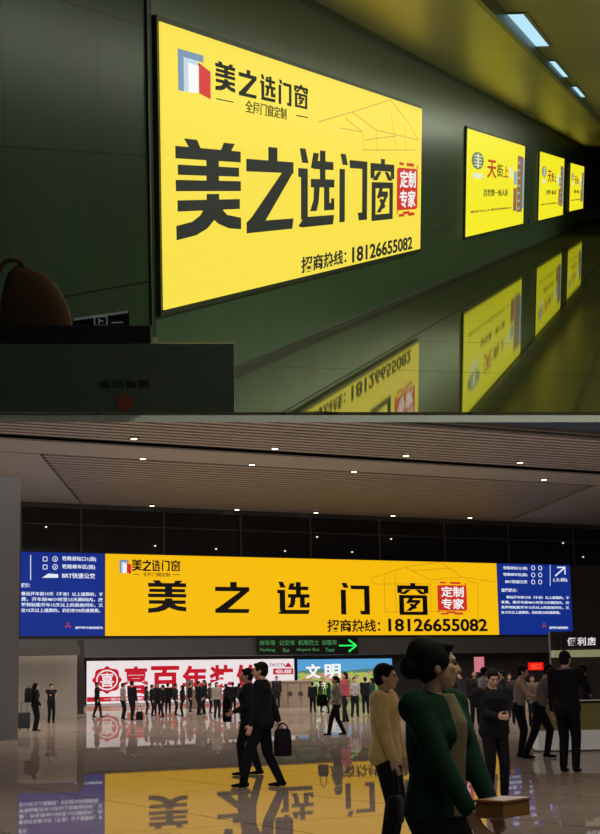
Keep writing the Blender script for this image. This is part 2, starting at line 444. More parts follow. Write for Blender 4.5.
# three smaller yellow advertisements further along
INK2 = mat('ad_ink_brown', srgb(60, 52, 20), .6)
AD_RED = glow('ad_red', srgb(200, 40, 30), .8)
AD_GREEN = glow('ad_grey_green', srgb(110, 130, 90), .8)
AD_PALE = glow('ad_pale', srgb(235, 238, 210), .9)
AD_BROWN = glow('ad_brown', srgb(168, 120, 84), .7)
AD_BLUE = glow('ad_blue', srgb(150, 190, 200), .8)
YEL2 = glow('ad_yellow', srgb(246, 236, 40), .97)
for (xl, xr, tl, bl), lb in zip(((468, 524, 128.5, 236.5), (540.5, 563.5, 151.5, 220), (571, 583.5, 163, 211)),
                               ('yellow lit advertisement second along the green wall, with red title and a picture strip', 'yellow lit advertisement third along the green wall, narrow in the view', 'farthest and smallest yellow lit advertisement at the far end of the green wall')):
    r, tc0, v0 = lightbox(xl, xr, tl, bl, lb, 'lit sign', None, YEL2)
    t0 = TW.at(xl, 190, OUT)[0]; t1 = TW.at(xr, 190, OUT)[0]; hw = (t1 - t0) / 2; h = TW.at(xl, tl, OUT)[1] - v0
    X = lambda u: -hw + u * 2 * hw; Y = lambda v_: v_ * h
    z = OUT + .002
    mb = MB()
    cx, cy, rr = X(.13), Y(.72), .075
    pts = lambda ra, rb: [(cx + ra * 2 * hw * math.cos(k * .5236), cy + rb * h * math.sin(k * .5236)) for k in range(12)]
    mb.prism(pts(.085, .085), z, z + .004); em = mb.build('round_emblem', AD_GREEN, r)
    mb = MB()
    for k in range(4): mb.box(X(.075), Y(.67 + k * .03), z + .005, X(.185), Y(.68 + k * .03), z + .007)
    mb.box(X(.12), Y(.65), z + .005, X(.14), Y(.79), z + .0075); mb.build('emblem_mark', AD_PALE, em)
    MB().box(X(.07), Y(.55), z, X(.2), Y(.60), z + .004).build('emblem_caption', AD_PALE, r)
    text('title_lettering', '天', (X(.27), Y(.56), X(.42), Y(.75)), z, .004, AD_RED, r, .02)
    text('title_lettering', '街', (X(.43), Y(.58), X(.54), Y(.72)), z, .004, INK2, r, .008)
    text('title_lettering', '上', (X(.55), Y(.58), X(.65), Y(.71)), z, .004, AD_RED, r, .01)
    text('title_lettering', '城', (X(.66), Y(.57), X(.76), Y(.72)), z, .004, AD_PALE, r, .012)
    text('slogan_lettering', '百世第一城人居', (X(.22), Y(.37), X(.64), Y(.445)), z, .004, INK2, r, .012)
    text('footer_lettering', '地址中山大道电话8888666', (X(.04), Y(.215), X(.72), Y(.24)), z, .004, INK2, r, .004)
    pm = MB(); pm.box(X(.84), Y(.16), z, X(.96), Y(.86), z + .003); pic = pm.build('picture_strip', AD_BROWN, r)
    mb = MB()
    for k in range(7): mb.box(X(.845), Y(.19 + k * .095), z + .004, X(.9), Y(.22 + k * .095), z + .005)
    mb.box(X(.96), Y(.2), z, X(1.0), Y(.84), z + .003); mb.build('picture_windows', AD_BLUE, pic)
    MB().box(X(.76), Y(.18), z, X(.83), Y(.46), z + .003).build('small_picture', AD_BROWN, r)
    MB().box(X(.765), Y(.5), z, X(.825), Y(.66), z + .003).build('small_picture', AD_BLUE, r)
# little socket by the second advertisement
tb_, vb_ = TW.at(528, 222)
tag(MB().box(-.09, -.04, 0, .09, .04, .03).box(-.02, .04, 0, .03, .07, .03).build('wall_socket', mat('socket_black', (.01, .01, .01), .5), m=TW.m @ shift(tb_, vb_, 0)), 'small black box on the green wall below the second advertisement', 'socket')

# glazed wall case at the near left: tinted pane in a black frame over a grey cabinet
yb = 7.2
tp = lambda px, py, y=yb: (lambda d: TEYE + d * (y / d.y))(t_ray(px, py))
x0, x1, xc = tp(-12, 300).x, tp(150, 300).x, tp(234, 380).x
zb = tp(80, 343).z; zt = tp(80, 326).z; zbot = tp(80, 412.5).z
ox = (x0 + x1) / 2
st = empty('display_case', TM @ shift(ox, yb, zbot), 'dark glazed case with black frame over grey-green cabinet, far left on the green wall', 'display case')
ztop = tp(80, -14).z
def wall_hit(px):                             # where a line of sight meets the green wall, in plan, off the wall by a little
    u = TW.at(px, 190, .02)[0]; p = TW.local @ V((u, 0, .02)); return (p.x - ox, p.y - yb)
cab_m = mat('cabinet_grey_green', srgb(74, 84, 74), .5, var=.06, scale=3)
cfoot = [(x0 - ox, 0), (xc - ox, 0), (xc - ox, .08), (x1 - ox, .08), (x1 - ox, .34), (tp(20, 300).x - ox, .34), wall_hit(-12)]
MB().prism(cfoot, 0, zb - zbot - .004).build('cabinet', cab_m, st)
fy = yb
MB().box(x0 - ox, 0, zb - zbot, x1 - ox, .05, zt - zbot).build('bottom_rail', mat('frame_black', srgb(12, 12, 9), .5), st)
MB().box(tp(147, 0).x - ox, 0, zt - zbot, x1 - ox, .05, ztop - zbot).build('frame_post', MATS['frame_black'], st)
MB().box(x0 - ox, .02, zt - zbot, tp(147, 0).x - ox, .026, ztop - zbot).build('glass_pane', glass('tinted_glass', (.008, .016, .01), .3), st)
ra = (tp(101, 389).x - ox, tp(101, 388).z - zbot, tp(150, 389).x - ox, tp(101, 380).z - zbot)
lt = text('lettering', '自助售票', (0, 0, ra[2] - ra[0], ra[3] - ra[1]), 0, .002, mat('faint_ink', srgb(30, 36, 32), .6), None, .01)
lt.parent = st; lt.matrix_local = Matrix.Translation((ra[0], -.0005, ra[1])) @ Matrix.Rotation(math.pi / 2, 4, 'X')
mb = MB(); cxx, czz = tp(125, 404).x - ox, tp(125, 403).z - zbot; rr = tp(134, 400).x - tp(125, 400).x
mb.tube((cxx, -.003, czz), (cxx, 0, czz), rr, 20); mb.build('round_mark', mat('mark_brown', srgb(120, 56, 44), .6), st)
# small black plate with a white pictogram, and a brown bag behind the pane
a0, a1 = tp(70, 326), tp(127, 312)
pl = empty('notice_plate', TM @ shift((a0.x + a1.x) / 2, yb + .10, zb - .003), 'small black plate with white pictogram behind the dark glass', 'sign')
hw = (a1.x - a0.x) / 2; hh = tp(98, 313).z - zb
mb = MB(); mb.prism([(-hw, 0), (hw, 0), (hw, hh * 1.05), (-hw, hh * .72)], -.02, .02); o = mb.build('plate', mat('plate_black', srgb(8, 8, 8), .4), pl); o.matrix_local = Matrix.Rotation(math.pi / 2, 4, 'X')
mb = MB(); mb.bar((-hw * .95, hh * .76), (hw * .97, hh * 1.02), .012, .021, .024); o = mb.build('white_edge', mat('plate_white', (.75, .78, .74), .5, emit=(.7, .75, .7), es=.12), pl); o.matrix_local = Matrix.Rotation(math.pi / 2, 4, 'X')
mb = MB()
ux, uy, us = -.03, hh * .56, hh * .3
for a, b in (((0, 0), (us * 1.4, 0)), ((0, us), (us * 1.4, us)), ((0, 0), (0, us)), ((us * 1.4, 0), (us * 1.4, us)), ((us * .5, us * .2), (us * .5, us * .8)), ((us * .5, us * .5), (us * 1.0, us * .5)), ((us*1.9,us*.3),(us*3.2,us*.36))):
    mb.bar((ux + a[0], uy + a[1]), (ux + b[0], uy + b[1]), .007, .021, .024)
o = mb.build('pictogram', MATS['plate_white'], pl); o.matrix_local = Matrix.Rotation(math.pi / 2, 4, 'X')
c = tp(12, 326); rx = tp(68, 300).x - c.x; rz = tp(8, 266).z - zb
mb = MB()
rs = []
for k in range(9):
    t = k / 8; wd = (1 - t ** 2.2) ** .5 if t < 1 else .03
    rs.append([V((rx * (.35 if math.cos(i * .3142) < 0 else 1) * max(wd, .06) * math.copysign(abs(math.cos(i * .3142)) ** .8, math.cos(i * .3142)), .07 * max(wd, .1) * math.sin(i * .3142), rz * t)) for i in range(20)])
mb.rings(rs)
bg = empty('shoulder_bag', TM @ shift(c.x, yb + .17, zb - .003), 'dark brown rounded bag behind the glass at the left edge', 'bag')
mb.build('bag_body', mat('brown_leather', srgb(120, 74, 40), .7, var=.15, scale=9), bg, smooth=True)
mb = MB(); prev = None
for k in range(9):
    t = math.pi * k / 8; p = V((-.02 + .06 * math.cos(t), 0, rz * .93 + .05 * math.sin(t)))
    if prev: mb.capsule(prev, p, .012, .012, 8)
    prev = p
mb.build('strap', MATS['brown_leather'], bg, smooth=True)

# ================================================================== LOWER HALL
BD = ray(3088, 682 - 58 * ROLL / math.radians(1.19)); BD.z = 0; BD.normalize()
BW = Panel(on_z(150, 703.2), BD)              # plane of the overhead boards
CH = EYE + (BW.at(300, 513)[1] - EYE)         # ceiling height at the glazing
u_of = lambda px: BW.at(px, 640)[0]
grey_wall = mat('hall_wall_grey', srgb(158, 150, 138), .6, var=.06, scale=.5)
dark_wall = mat('hall_wall_dark', srgb(66, 62, 58), .6, var=.08, scale=.5)
# floor
hf = polished('hall_floor_granite', srgb(140, 125, 113), srgb(80, 72, 64), .36, .014, (2.4, 4.8), .016, (.96, .95, .93), rot=-math.atan2(BD.y, BD.x))
struct(MB().prism([(-70, 2.5), (60, 2.5), (120, 190), (-70, 190)], -.15, 0).build('floor_hall', hf))
# ceiling plate and slatted fields
def ceil_uv(px, py):
    p = BW.inv @ on_z(px, py, CH); return p.x, p.z
zmax = ceil_uv(300, 417)[1]
struct(MB().box(u_of(-900), CH + .30, 0, u_of(760), CH + .5, zmax).build('ceiling_hall', mat('ceiling_grey', srgb(96, 90, 84), .6, var=.05, scale=.3), m=BW.m))
slat_m = mat('slat_brown_grey', srgb(150, 140, 132), .5, var=.06, scale=.6)
plain_m = mat('ceiling_panel_grey', srgb(150, 143, 136), .55, var=.04, scale=.4)


def slats(z0, z1, ul0, ul1, ur0, ur1, n, name):
    """slats running along the wall, from depth z0 (near the wall) to z1; the ends run from ul0 to ul1 and ur0 to ur1"""
    mb = MB(); st_ = (z1 - z0) / n
    for k in range(n):
        f_ = (k + .5) / n; a = ul0 + (ul1 - ul0) * f_; b = ur0 + (ur1 - ur0) * f_
        mb.box(a, CH, z0 + k * st_, b, CH + .14, z0 + k * st_ + st_ * .55)
    return struct(mb.build(name, slat_m, m=BW.m))


zf0 = ceil_uv(300, 512)[1]; zf1 = ceil_uv(300, 469)[1]; zg = ceil_uv(300, 463)[1]; zh = ceil_uv(300, 452)[1]
ulb, ult = ceil_uv(80, 504)[0], ceil_uv(47, 453)[0]; urb, urt = ceil_uv(524, 518)[0], ceil_uv(592, 490)[0]
urx = urb + (urt - urb) * (zf1 - zf0) / (ceil_uv(592, 490)[1] - ceil_uv(524, 518)[1])
slats(zf0, zf1, ulb, ult, urb, urx, 22, 'trim_slat_field')
slats(zh, zmax, u_of(-900), u_of(-900), u_of(740), u_of(740), 12, 'trim_slat_field_near')
# plain panels around the slatted field
mb = MB()
mb.prism([(u_of(-900), 0), (u_of(760), 0), (u_of(760), zf0 - .25), (u_of(-900), zf0 - .25)], -CH - .1, -CH)
mb.prism([(u_of(-900), zf0), (ulb - .3, zf0), (ult - .3, zf1), (u_of(-900), zf1)], -CH - .1, -CH)
mb.prism([(urb + .3, zf0), (u_of(760), zf0), (u_of(760), zf1), (urx + .3, zf1)], -CH - .1, -CH)
mb.prism([(u_of(-900), zf1 + .25), (u_of(760), zf1 + .25), (u_of(760), zg + 2.4), (u_of(-900), zg + 2.4)], -CH - .1, -CH)
struct(mb.build('ceiling_panels', plain_m, m=BW.m @ Matrix.Rotation(math.pi / 2, 4, 'X') @ Matrix.Scale(1, 4)))
# upper wall: dark glazing with mullions above the boards
B_TOP = BW.at(300, 558.5)[1]; B_BOT = BW.at(300, 635.3)[1]
dg = mat('dark_glazing', srgb(20, 21, 24), .12, 0, .5)
wn = MB().box(u_of(-900), B_TOP - .3, -.5, u_of(760), CH + .2, -.35).build('window_1', dg, m=BW.m); struct(wn)
mb = MB()
for px in (22, 82, 165, 242, 312, 381, 446, 510, 575, 640):
    u = BW.at(px, 540)[0]; mb.box(u - .09, B_TOP - .3, -.35, u + .09, CH, -.2)
mb.box(u_of(-900), CH - .35, -.35, u_of(760), CH + .02, -.25); mb.box(u_of(-900), CH - 1.7, -.35, u_of(760), CH - 1.6, -.3)
struct(mb.build('trim_mullions', mat('mullion_grey', srgb(78, 76, 76), .4, .4), m=BW.m))
# bulkhead behind the boards and beam under them
RZ = -3.2                                     # recessed wall below the boards
struct(MB().box(u_of(-900), B_BOT - .2, -.35, u_of(760), B_TOP, -.22).build('wall_bulkhead', dark_wall, m=BW.m))
b0 = BW.at(300, 656)[1]
struct(MB().box(u_of(-900), b0 + .1, RZ, u_of(760), B_BOT - .2, -.3).build('trim_beam', mat('beam_grey', srgb(92, 90, 88), .6), m=BW.m))
BR = Panel(BW.local @ V((0, 0, RZ)), BD)
struct(MB().box(u_of(-900), 0, RZ - .3, u_of(760), b0 + .1, RZ).build('wall_back', dark_wall, m=BW.m))

# downlights in the ceiling
can = mat('lamp_can', srgb(60, 56, 52), .5)
warm = glow('downlight_warm', srgb(255, 226, 180), 6)
rows = [([(134, 439), (275, 449), (406, 456), (520, 463)], 'front ceiling downlight row'), ([(143, 459), (252, 465), (354, 472), (544, 480)], 'middle ceiling downlight row'),
        ([(152, 506), (237, 510), (316, 513), (393, 516), (470, 518)], 'ceiling downlight row by the glazing')]
nm = ['first', 'second', 'third', 'fourth', 'fifth']
for pts, g in rows:
    for k, (px, py) in enumerate(pts):
        p = on_z(px, py, CH - .06)
        r = empty('ceiling_downlight', Matrix.Translation((p.x, p.y, CH - .02)), f'small bright downlight, {nm[k]} from left in the {g}', 'ceiling light', g)
        mb = MB(); mb.rings([[V((rr_ * math.cos(i * .3927), rr_ * math.sin(i * .3927), zz)) for i in range(16)] for rr_, zz in ((.3, .14), (.3, -.02), (.22, -.03), (.2, .05))])
        mb.build('housing', can, r)
        MB().tube((0, 0, -.05), (0, 0, -.02), .19, 16).build('lamp', warm, r)
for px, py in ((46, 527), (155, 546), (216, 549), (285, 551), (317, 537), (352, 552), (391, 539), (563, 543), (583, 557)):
    u, v = BW.at(px, py, -.3); r = tag(MB().ball((0, 0, 0), (.1, .06, .06), seg=10).build('lamp_glint', glow('glint_dim', srgb(230, 215, 190), 1.6), m=BW.m @ shift(u, v, -.28)), 'tiny glowing bead as a lamp glint in the dark glazing above the overhead boards', 'lamp', 'glints in the dark glazing')  # glowing beads on the glass imitate lamp glints

# overhead boards
BANNER = glow('banner_yellow', srgb(252, 192, 14), .95)
BLUE = glow('board_blue', srgb(22, 48, 140), .9)
BLUE_WHITE = glow('board_white', srgb(225, 232, 245), 1.0)
bcase = mat('board_casing', srgb(34, 33, 32), .5, .3)


def board(pxl, pxr, label, face, cat):
    u0, u1 = BW.at(pxl, 600)[0], BW.at(pxr, 600)[0]
    r = empty('overhead_board', BW.m @ shift((u0 + u1) / 2, B_BOT, 0), label, cat); hw = (u1 - u0) / 2 - .02; h = B_TOP - B_BOT
    MB().box(-hw, -.12, -.21, hw, h + .08, -.02).build('casing', bcase, r)
    MB().box(-hw, 0, -.02, hw, h, 0).build('lit_face', face, r)
    return r, (lambda px, py: (BW.at(px, py)[0] - (u0 + u1) / 2, BW.at(px, py)[1] - B_BOT)), hw, h


r, R, hw, h = board(105, 498, 'long glowing yellow overhead board with five big black characters and a phone number', BANNER, 'lit sign')
D = .04
slogan_sign(r, R, BANNER, dict(
    title=[(148, 186, 580.5, 613), (215, 249, 582, 613), (277, 309, 582, 614), (339.5, 369, 583, 614.5), (397, 428, 583, 615)],
    small=[(132, 141.5, 559.5, 571), (142.5, 151, 560, 571), (152, 160, 560, 571), (161.5, 169.5, 560, 571), (171, 180, 560.5, 571)],
    sub=(143, 170, 572.5, 576.5), dash=[(133, 139, 574, 574.6), (173, 180, 574.4, 575)], icon=(119.5, 131, 560, 574),
    seal=(437, 466, 582, 614.5), tel=(327, 380, 619.5, 632), num=(388, 487, 618.5, 631.5),
    sketch=[[(372, 578), (405, 567), (440, 562), (462, 577), (495, 582)], [(405, 567), (430, 580), (462, 577)], [(384, 576), (385, 612), (470, 611)], [(430, 580), (431, 611)], [(466, 580), (478, 584), (478, 630)],
            [(395, 573), (396, 611)], [(372, 578), (372, 584), (430, 584)], [(410, 571), (452, 568)]]),
    D, mat('banner_ink', srgb(22, 18, 12), .6), glow('banner_line', srgb(206, 150, 20), .9), lw=.05)


def blue_text(r, R, rows_):
    for body, (x0, x1, yt, yb_) in rows_:
        xm = (x0 + x1) / 2
        text('lettering', body, (R(x0, yt)[0], R(xm, yb_)[1], R(x1, yt)[0], R(xm, yt)[1]), D * .5, D * .5, BLUE_WHITE, r, .016)


def star_mark(r, R, cx, cy, s):
    mb = MB(); x, y = R(cx, cy)
    for k in range(3):
        a = k * 2.094 + 1.57; p = lambda rr_, t: (x + rr_ * math.cos(t), y + rr_ * math.sin(t))
        mb.prism([p(s * .2, a + .9), p(s, a + .35), p(s * .8, a), p(s, a - .35), p(s * .2, a - .9)], D * .5, D)
    mb.build('red_star_emblem', glow('emblem_red', srgb(190, 60, 80), .8), r)


r, R, hw, h = board(20, 105, 'blue overhead notice board left of the long yellow one, with white text', BLUE, 'notice board')
blue_text(r, R, [('铁路进站口1(层)', (62, 96, 556.5, 561.5)), ('铁路候车区(层)', (62, 95, 564.5, 569.5)), ('BRT快速公交', (62, 95, 573, 578.5)), ('提示：', (21, 30, 583, 587.5)),
                 ('春运开车前15天（不含）以上退票的，不', (21, 103, 592, 596)), ('费，开车前48小时至15天期间内，改', (21, 103, 597.5, 601.5)), ('更到站距开车15天以上的其他列车，又', (21, 103, 603, 607)),
                 ('在15天以上退票的，仍核收5%的退票费。', (21, 100, 608.5, 612.5)), ('温馨提示旅客服务', (75, 103, 626.5, 629))])
mb = MB(); a = R(30.5, 553 + 2); b = R(30.5, 580); mb.bar(a, b, .06, D * .5, D)
for k, yy in enumerate((559, 567, 575.5)):
    c0 = R(45, yy); c1 = R(55, yy); s = .16
    if k < 2:
        for a_, b_ in (((-1, -1), (1, -1)), ((-1, 1), (1, 1)), ((-1, -1), (-1, 1)), ((1, -1), (1, 1))): mb.bar((c0[0] + a_[0] * s, c0[1] + a_[1] * s), (c0[0] + b_[0] * s, c0[1] + b_[1] * s), .05, D * .5, D)
        for i in range(12): t, t2 = i * .5236, (i + 1) * .5236; mb.bar((c1[0] + .2 * math.cos(t), c1[1] + .2 * math.sin(t)), (c1[0] + .2 * math.cos(t2), c1[1] + .2 * math.sin(t2)), .05, D * .5, D)
        mb.bar((c1[0], c1[1] - .12), (c1[0], c1[1] + .08), .06, D * .5, D)
    else:
        q0 = R(42, yy); q1 = R(58, yy); mb.prism([(q0[0], q0[1] - .18), (q1[0], q1[1] - .18), (q1[0], q1[1] + .1), (q0[0] + .5, q0[1] + .16)], D * .5, D)
mb.build('pictograms', BLUE_WHITE, r)
star_mark(r, R, 68, 625.5, .28)
r, R, hw, h = board(498, 571.5, 'blue overhead notice board right of the long yellow one, with a white arrow', BLUE, 'notice board')
blue_text(r, R, [('铁路进站口(1层)', (503, 527, 566.5, 570)), ('铁路候车区(层)', (503, 527, 573, 576.5)), ('BRT快速公交', (505, 527, 580, 583.5)), ('温馨提示：', (501, 517, 588.5, 592)),
                 ('春运开车前15天（不含）以上退票的，不', (506, 569, 596, 599)), ('收费，距开车前48小时至15天期间内，改', (501, 569, 601, 604)), ('变更到站距开车15天以上的其他列车，又', (501, 569, 606, 609)),
                 ('在15天以上退票的，仍核收5%的退票费。', (501, 560, 611, 614)), ('(上层)', (553, 567, 578, 582)), ('温馨提示旅客服务', (549, 568, 626.5, 629))])
mb = MB(); q = lambda x, y: R(x, y)
mb.bar(q(555, 576), q(564, 568), .14, D * .5, D); mb.bar(q(557, 567.5), q(565, 567.3), .13, D * .5, D); mb.bar(q(564.6, 567), q(564.8, 574.5), .13, D * .5, D); mb.bar(q(550, 565), q(550, 586), .05, D * .5, D)
for k, yy in enumerate((568, 575, 582)):
    for cx in (533, 540):
        c1 = q(cx, yy)
        for i in range(10): t, t2 = i * .6283, (i + 1) * .6283; mb.bar((c1[0] + .2 * math.cos(t), c1[1] + .2 * math.sin(t)), (c1[0] + .2 * math.cos(t2), c1[1] + .2 * math.sin(t2)), .06, D * .5, D)
mb.build('pictograms', BLUE_WHITE, r)
star_mark(r, R, 544, 625.5, .28)

# hanging green direction sign
gy = 80.0
GP = Panel(BW.local @ V((0, 0, .35)), BD)
g0, g1 = GP.at(258, 646)[0], GP.at(358, 646)[0]; gb, gt = GP.at(308, 654.5)[1], GP.at(308, 637)[1]
r = empty('direction_sign', GP.m @ shift((g0 + g1) / 2, gb, 0), 'hanging black direction sign with green lettering and a green arrow', 'sign')
hw = (g1 - g0) / 2; h = gt - gb
GREEN = glow('led_green', srgb(60, 215, 90), .9); GREEN_DIM = glow('led_green_dim', srgb(86, 160, 96), .6)
MB().box(-hw, 0, -.2, hw, h, 0).build('housing', mat('sign_housing', srgb(14, 20, 15), .4), r, bevel=.02)
for s_ in (-.8, .8): MB().box(hw * s_ - .15, h * .3, -.7, hw * s_ + .15, h * .7, -.2).build('bracket', bcase, r)
X = lambda px: GP.at(px, 646)[0] - (g0 + g1) / 2; Y = lambda py: GP.at(308, py)[1] - gb
for body, xx in (('停车场', (259.5, 275)), ('公交车', (279, 295)), ('机场巴士', (298, 319)), ('出租车', (322, 337))): text('lettering', body, (X(xx[0]), Y(645.3), X(xx[1]), Y(639.8)), .01, .02, GREEN_DIM, r, .01)
for body, xx in (('Parking', (260, 275)), ('Bus', (283, 289)), ('Airport Bus', (296, 319)), ('Taxi', (325, 334))): text('lettering', body, (X(xx[0]), Y(651.8), X(xx[1]), Y(648)), .01, .02, GREEN_DIM, r, .01)
mb = MB(); mb.bar((X(339), Y(645.8)), (X(355), Y(645.8)), .13, .01, .03); mb.bar((X(348.5), Y(640)), (X(356.5), Y(646)), .14, .01, .031); mb.bar((X(348.5), Y(652)), (X(356.5), Y(645.6)), .14, .01, .032)
mb.build('arrow', glow('led_arrow_green', srgb(40, 245, 90), 1.1), r)

# lit billboards on the recessed wall
def billboard(pxl, pxr, pyt, pyb, label, face):
    u0, u1 = BR.at(pxl, 680)[0], BR.at(pxr, 680)[0]; xm = (pxl + pxr) / 2; v0_, v1_ = BR.at(xm, pyb)[1], BR.at(xm, pyt)[1]
    r = empty('billboard', BR.m @ shift((u0 + u1) / 2, v0_, 0), label, 'lit billboard'); hw = (u1 - u0) / 2 - .02; h = v1_ - v0_
    MB().box(-hw, -.1, .003, hw, h + .03, .18).build('casing', bcase, r)
    MB().box(-hw + .05, 0, .18, hw - .05, h, .2).build('lit_face', face, r)
    return r, (lambda px, py: (BR.at(px, py)[0] - (u0 + u1) / 2, BR.at(px, py)[1] - v0_)), hw, h


REDB = glow('poster_red', srgb(200, 24, 44), .9)
r, R, hw, h = billboard(85, 294, 660, 701.5, 'wide white lit billboard with huge red characters and a round red emblem', glow('poster_white', srgb(240, 228, 230), .95))
z = .21
rct = lambda x0, x1, yt, yb_: (R(x0, yt)[0], R((x0 + x1) / 2, yb_)[1], R(x1, yt)[0], R((x0 + x1) / 2, yt)[1])
for ch, b in zip('喜百年装饰', ((123, 148, 666.5, 694), (150, 178, 666, 693.5), (181, 206, 665.5, 693), (208, 233, 665, 692.5), (235, 260, 664.5, 692))): text('title_lettering', ch, rct(*b), z, .03, REDB, r, .034)
mb = MB(); a = rct(91, 121, 666, 694); cx, cy, rx, ry = (a[0] + a[2]) / 2, (a[1] + a[3]) / 2, (a[2] - a[0]) / 2, (a[3] - a[1]) / 2
pts = []
for i in range(48):
    t = i * 2 * math.pi / 48; k = .80 / (abs(math.cos(t)) ** 5 + abs(math.sin(t)) ** 5) ** .2 + .2 * abs(math.cos(2 * t)) ** 14; pts.append((cx + rx * k * math.cos(t), cy + ry * k * math.sin(t)))
mb.prism(pts, z, z + .02); em = mb.build('round_emblem', REDB, r)
mb = MB(); pw = glow('poster_cream', srgb(240, 228, 230), .95)
for i in range(28):
    t, t2 = i * 2 * math.pi / 28, (i + 1) * 2 * math.pi / 28
    mb.bar((cx + rx * .68 * math.cos(t), cy + ry * .68 * math.sin(t)), (cx + rx * .68 * math.cos(t2), cy + ry * .68 * math.sin(t2)), .12, z + .025, z + .04)
mb.build('emblem_ring', pw, em)
text('emblem_character', '喜', (cx - rx * .45, cy - ry * .5, cx + rx * .45, cy + ry * .5), z + .025, .02, pw, em, .02)
a = rct(86, 150, 696.5, 701.2); MB().box(a[0], a[1], z, R(240, 690)[0], a[3], z + .02).build('red_footer', REDB, r)
text('footer_lettering', '一站式整体家装喜百年装饰', (R(103, 690)[0], a[1] + .05, R(180, 690)[0], a[3] - .06), z + .025, .02, pw, r, .01)
a = rct(272, 292, 668.5, 674.5); MB().box(*a[:2], z, *a[2:], z + .02).build('red_label', REDB, r)
a = rct(274, 290, 669.5, 673.5); text('label_lettering', '400-888', a, z + .025, .02, pw, r, .01)
text('caption_lettering', 'TVCCTV', rct(268, 284, 663.5, 666.5), z, .02, mat('poster_ink', srgb(60, 50, 60), .6), r, .005)
mb = MB(); q0, q1, q2 = R(283, 667), R(287, 662.5), R(291, 667); mb.prism([q0, q1, q2], z, z + .02); mb.build('red_roof_mark', REDB, r)

sky_m = glow('poster_sky', srgb(92, 165, 220), .9)
r, R, hw, h = billboard(296, 392, 659, 699, 'lit landscape billboard with blue sky, flower fields and big white characters', sky_m)
mb = MB(); mb.prism([R(297, 671), R(320, 669), R(345, 671), R(365, 668.5), R(391, 669), R(391, 674), R(297, 676)], z, z + .012); mb.build('hill_range', glow('poster_hill', srgb(90, 140, 130), .8), r)
mb = MB(); mb.box(R(297, 680)[0], R(340, 684)[1], z, R(391, 680)[0], R(340, 673)[1], z + .016); mb.build('flower_field', glow('poster_flowers', srgb(205, 190, 130), .8), r)
mb = MB(); rnd = random.Random(3)
cols = [glow('poster_green', srgb(110, 170, 60), .8), glow('poster_pink', srgb(220, 130, 140), .8), glow('poster_lime', srgb(180, 205, 70), .8)]
for k in range(90):
    p = R(rnd.uniform(298, 389), rnd.uniform(672.5, 683.5)); s = rnd.uniform(.12, .3); mb.box(p[0] - s, p[1] - s * .4, z + .017, p[0] + s, p[1] + s * .4, z + .022 + k * .0002, rnd.randrange(3))
mb.build('flower_patches', cols, r)
mb = MB(); mb.box(R(297, 680)[0], .02, z, R(391, 680)[0], R(340, 684)[1], z + .014); mb.build('meadow', cols[0], r)
for ch, b in zip('文明', ((304, 319, 664, 678.5), (323, 339, 664, 678.5))): text('title_lettering', ch, rct(*b), z + .05, .03, WHITE_SIGN, r, .03)
for ch, b in zip('城市', ((306, 313, 681.5, 690), (316, 324, 681.5, 690))): text('title_lettering', ch, rct(*b), z + .05, .03, WHITE_SIGN, r, .03)

# left booth wall, pillar, edge column
def slab_wall(name, pxl, pxr, py_floor, py_top, depth, mt, py_bot=None):
    Y = on_z((pxl + pxr) / 2, py_floor).y; pl_, pr_ = on_y(pxl, 690, Y), on_y(pxr, 690, Y)
    zt_ = on_y((pxl + pxr) / 2, py_top, Y).z; zb_ = on_y((pxl + pxr) / 2, py_bot, Y).z if py_bot else 0
    g = (Y + depth) / Y
    return MB().prism([(pl_.x, Y), (pr_.x, Y), (pr_.x * g, Y * g), (pl_.x * g, Y * g)], zb_, zt_).build(name, mt)


struct(slab_wall('wall_booth', -40, 77, 719.5, 656, 14, grey_wall))
struct(slab_wall('trim_booth_fascia', -40, 80, 720.2, 648, .6, mat('fascia_grey', srgb(84, 80, 76), .6), 656))
struct(slab_wall('trim_pillar', 77.5, 84, 714, 640, 1.0, mat('pillar_dark', srgb(52, 49, 47), .5)))
struct(slab_wall('wall_left_column', -30, 18.5, 740, 478, 1.2, mat('column_pale', srgb(150, 150, 152), .5, var=.04, scale=.6)))

# reception counter in the middle distance
Yc = on_z(290, 708).y
cx0, cx1 = on_y(262, 700, Yc).x, on_y(314, 700, Yc).x; ctop = on_y(290, 680.5, Yc).z
r = empty('service_counter', ((cx0 + cx1) / 2, Yc, 0), 'beige service counter with dark lettering below the billboards', 'counter')
hw = (cx1 - cx0) / 2
MB().box(-hw, 0, 0, hw, .7, ctop - .08).build('body', mat('counter_beige', srgb(150, 132, 112), .5, var=.05, scale=2), r)
MB().box(-hw - .05, -.08, ctop - .08, hw + .05, .75, ctop).build('worktop', mat('counter_top', srgb(170, 155, 138), .4), r)
mb = MB(); 
for k in range(1, 4): mb.box(-hw + k * hw / 2 - .015, -.01, .05, -hw + k * hw / 2 + .015, 0, ctop - .1)
mb.build('panel_joints', mat('counter_joint', srgb(70, 60, 50), .6), r)
for k, ch in enumerate('咨询台'):
    o = text('lettering', ch, (0, 0, .3, .3), 0, .01, mat('counter_ink', srgb(50, 40, 34), .6), r, .02); o.matrix_local = Matrix.Translation((-hw * .45 + k * hw * .42, -.012, ctop * .42)) @ Matrix.Rotation(math.pi / 2, 4, 'X')
Yc2 = on_z(196, 709).y
cx0, cx1 = on_y(186, 700, Yc2).x, on_y(203, 700, Yc2).x
r = empty('service_counter', ((cx0 + cx1) / 2, Yc2, 0), 'small brown counter in front of the white billboard, among the standing people', 'counter'); hw = (cx1 - cx0) / 2
MB().box(-hw, 0, 0, hw, .6, 1.1).build('body', mat('counter_brown', srgb(110, 92, 78), .5), r); MB().box(-hw - .04, -.05, 1.1, hw + .04, .65, 1.16).build('worktop', MATS['counter_top'], r)
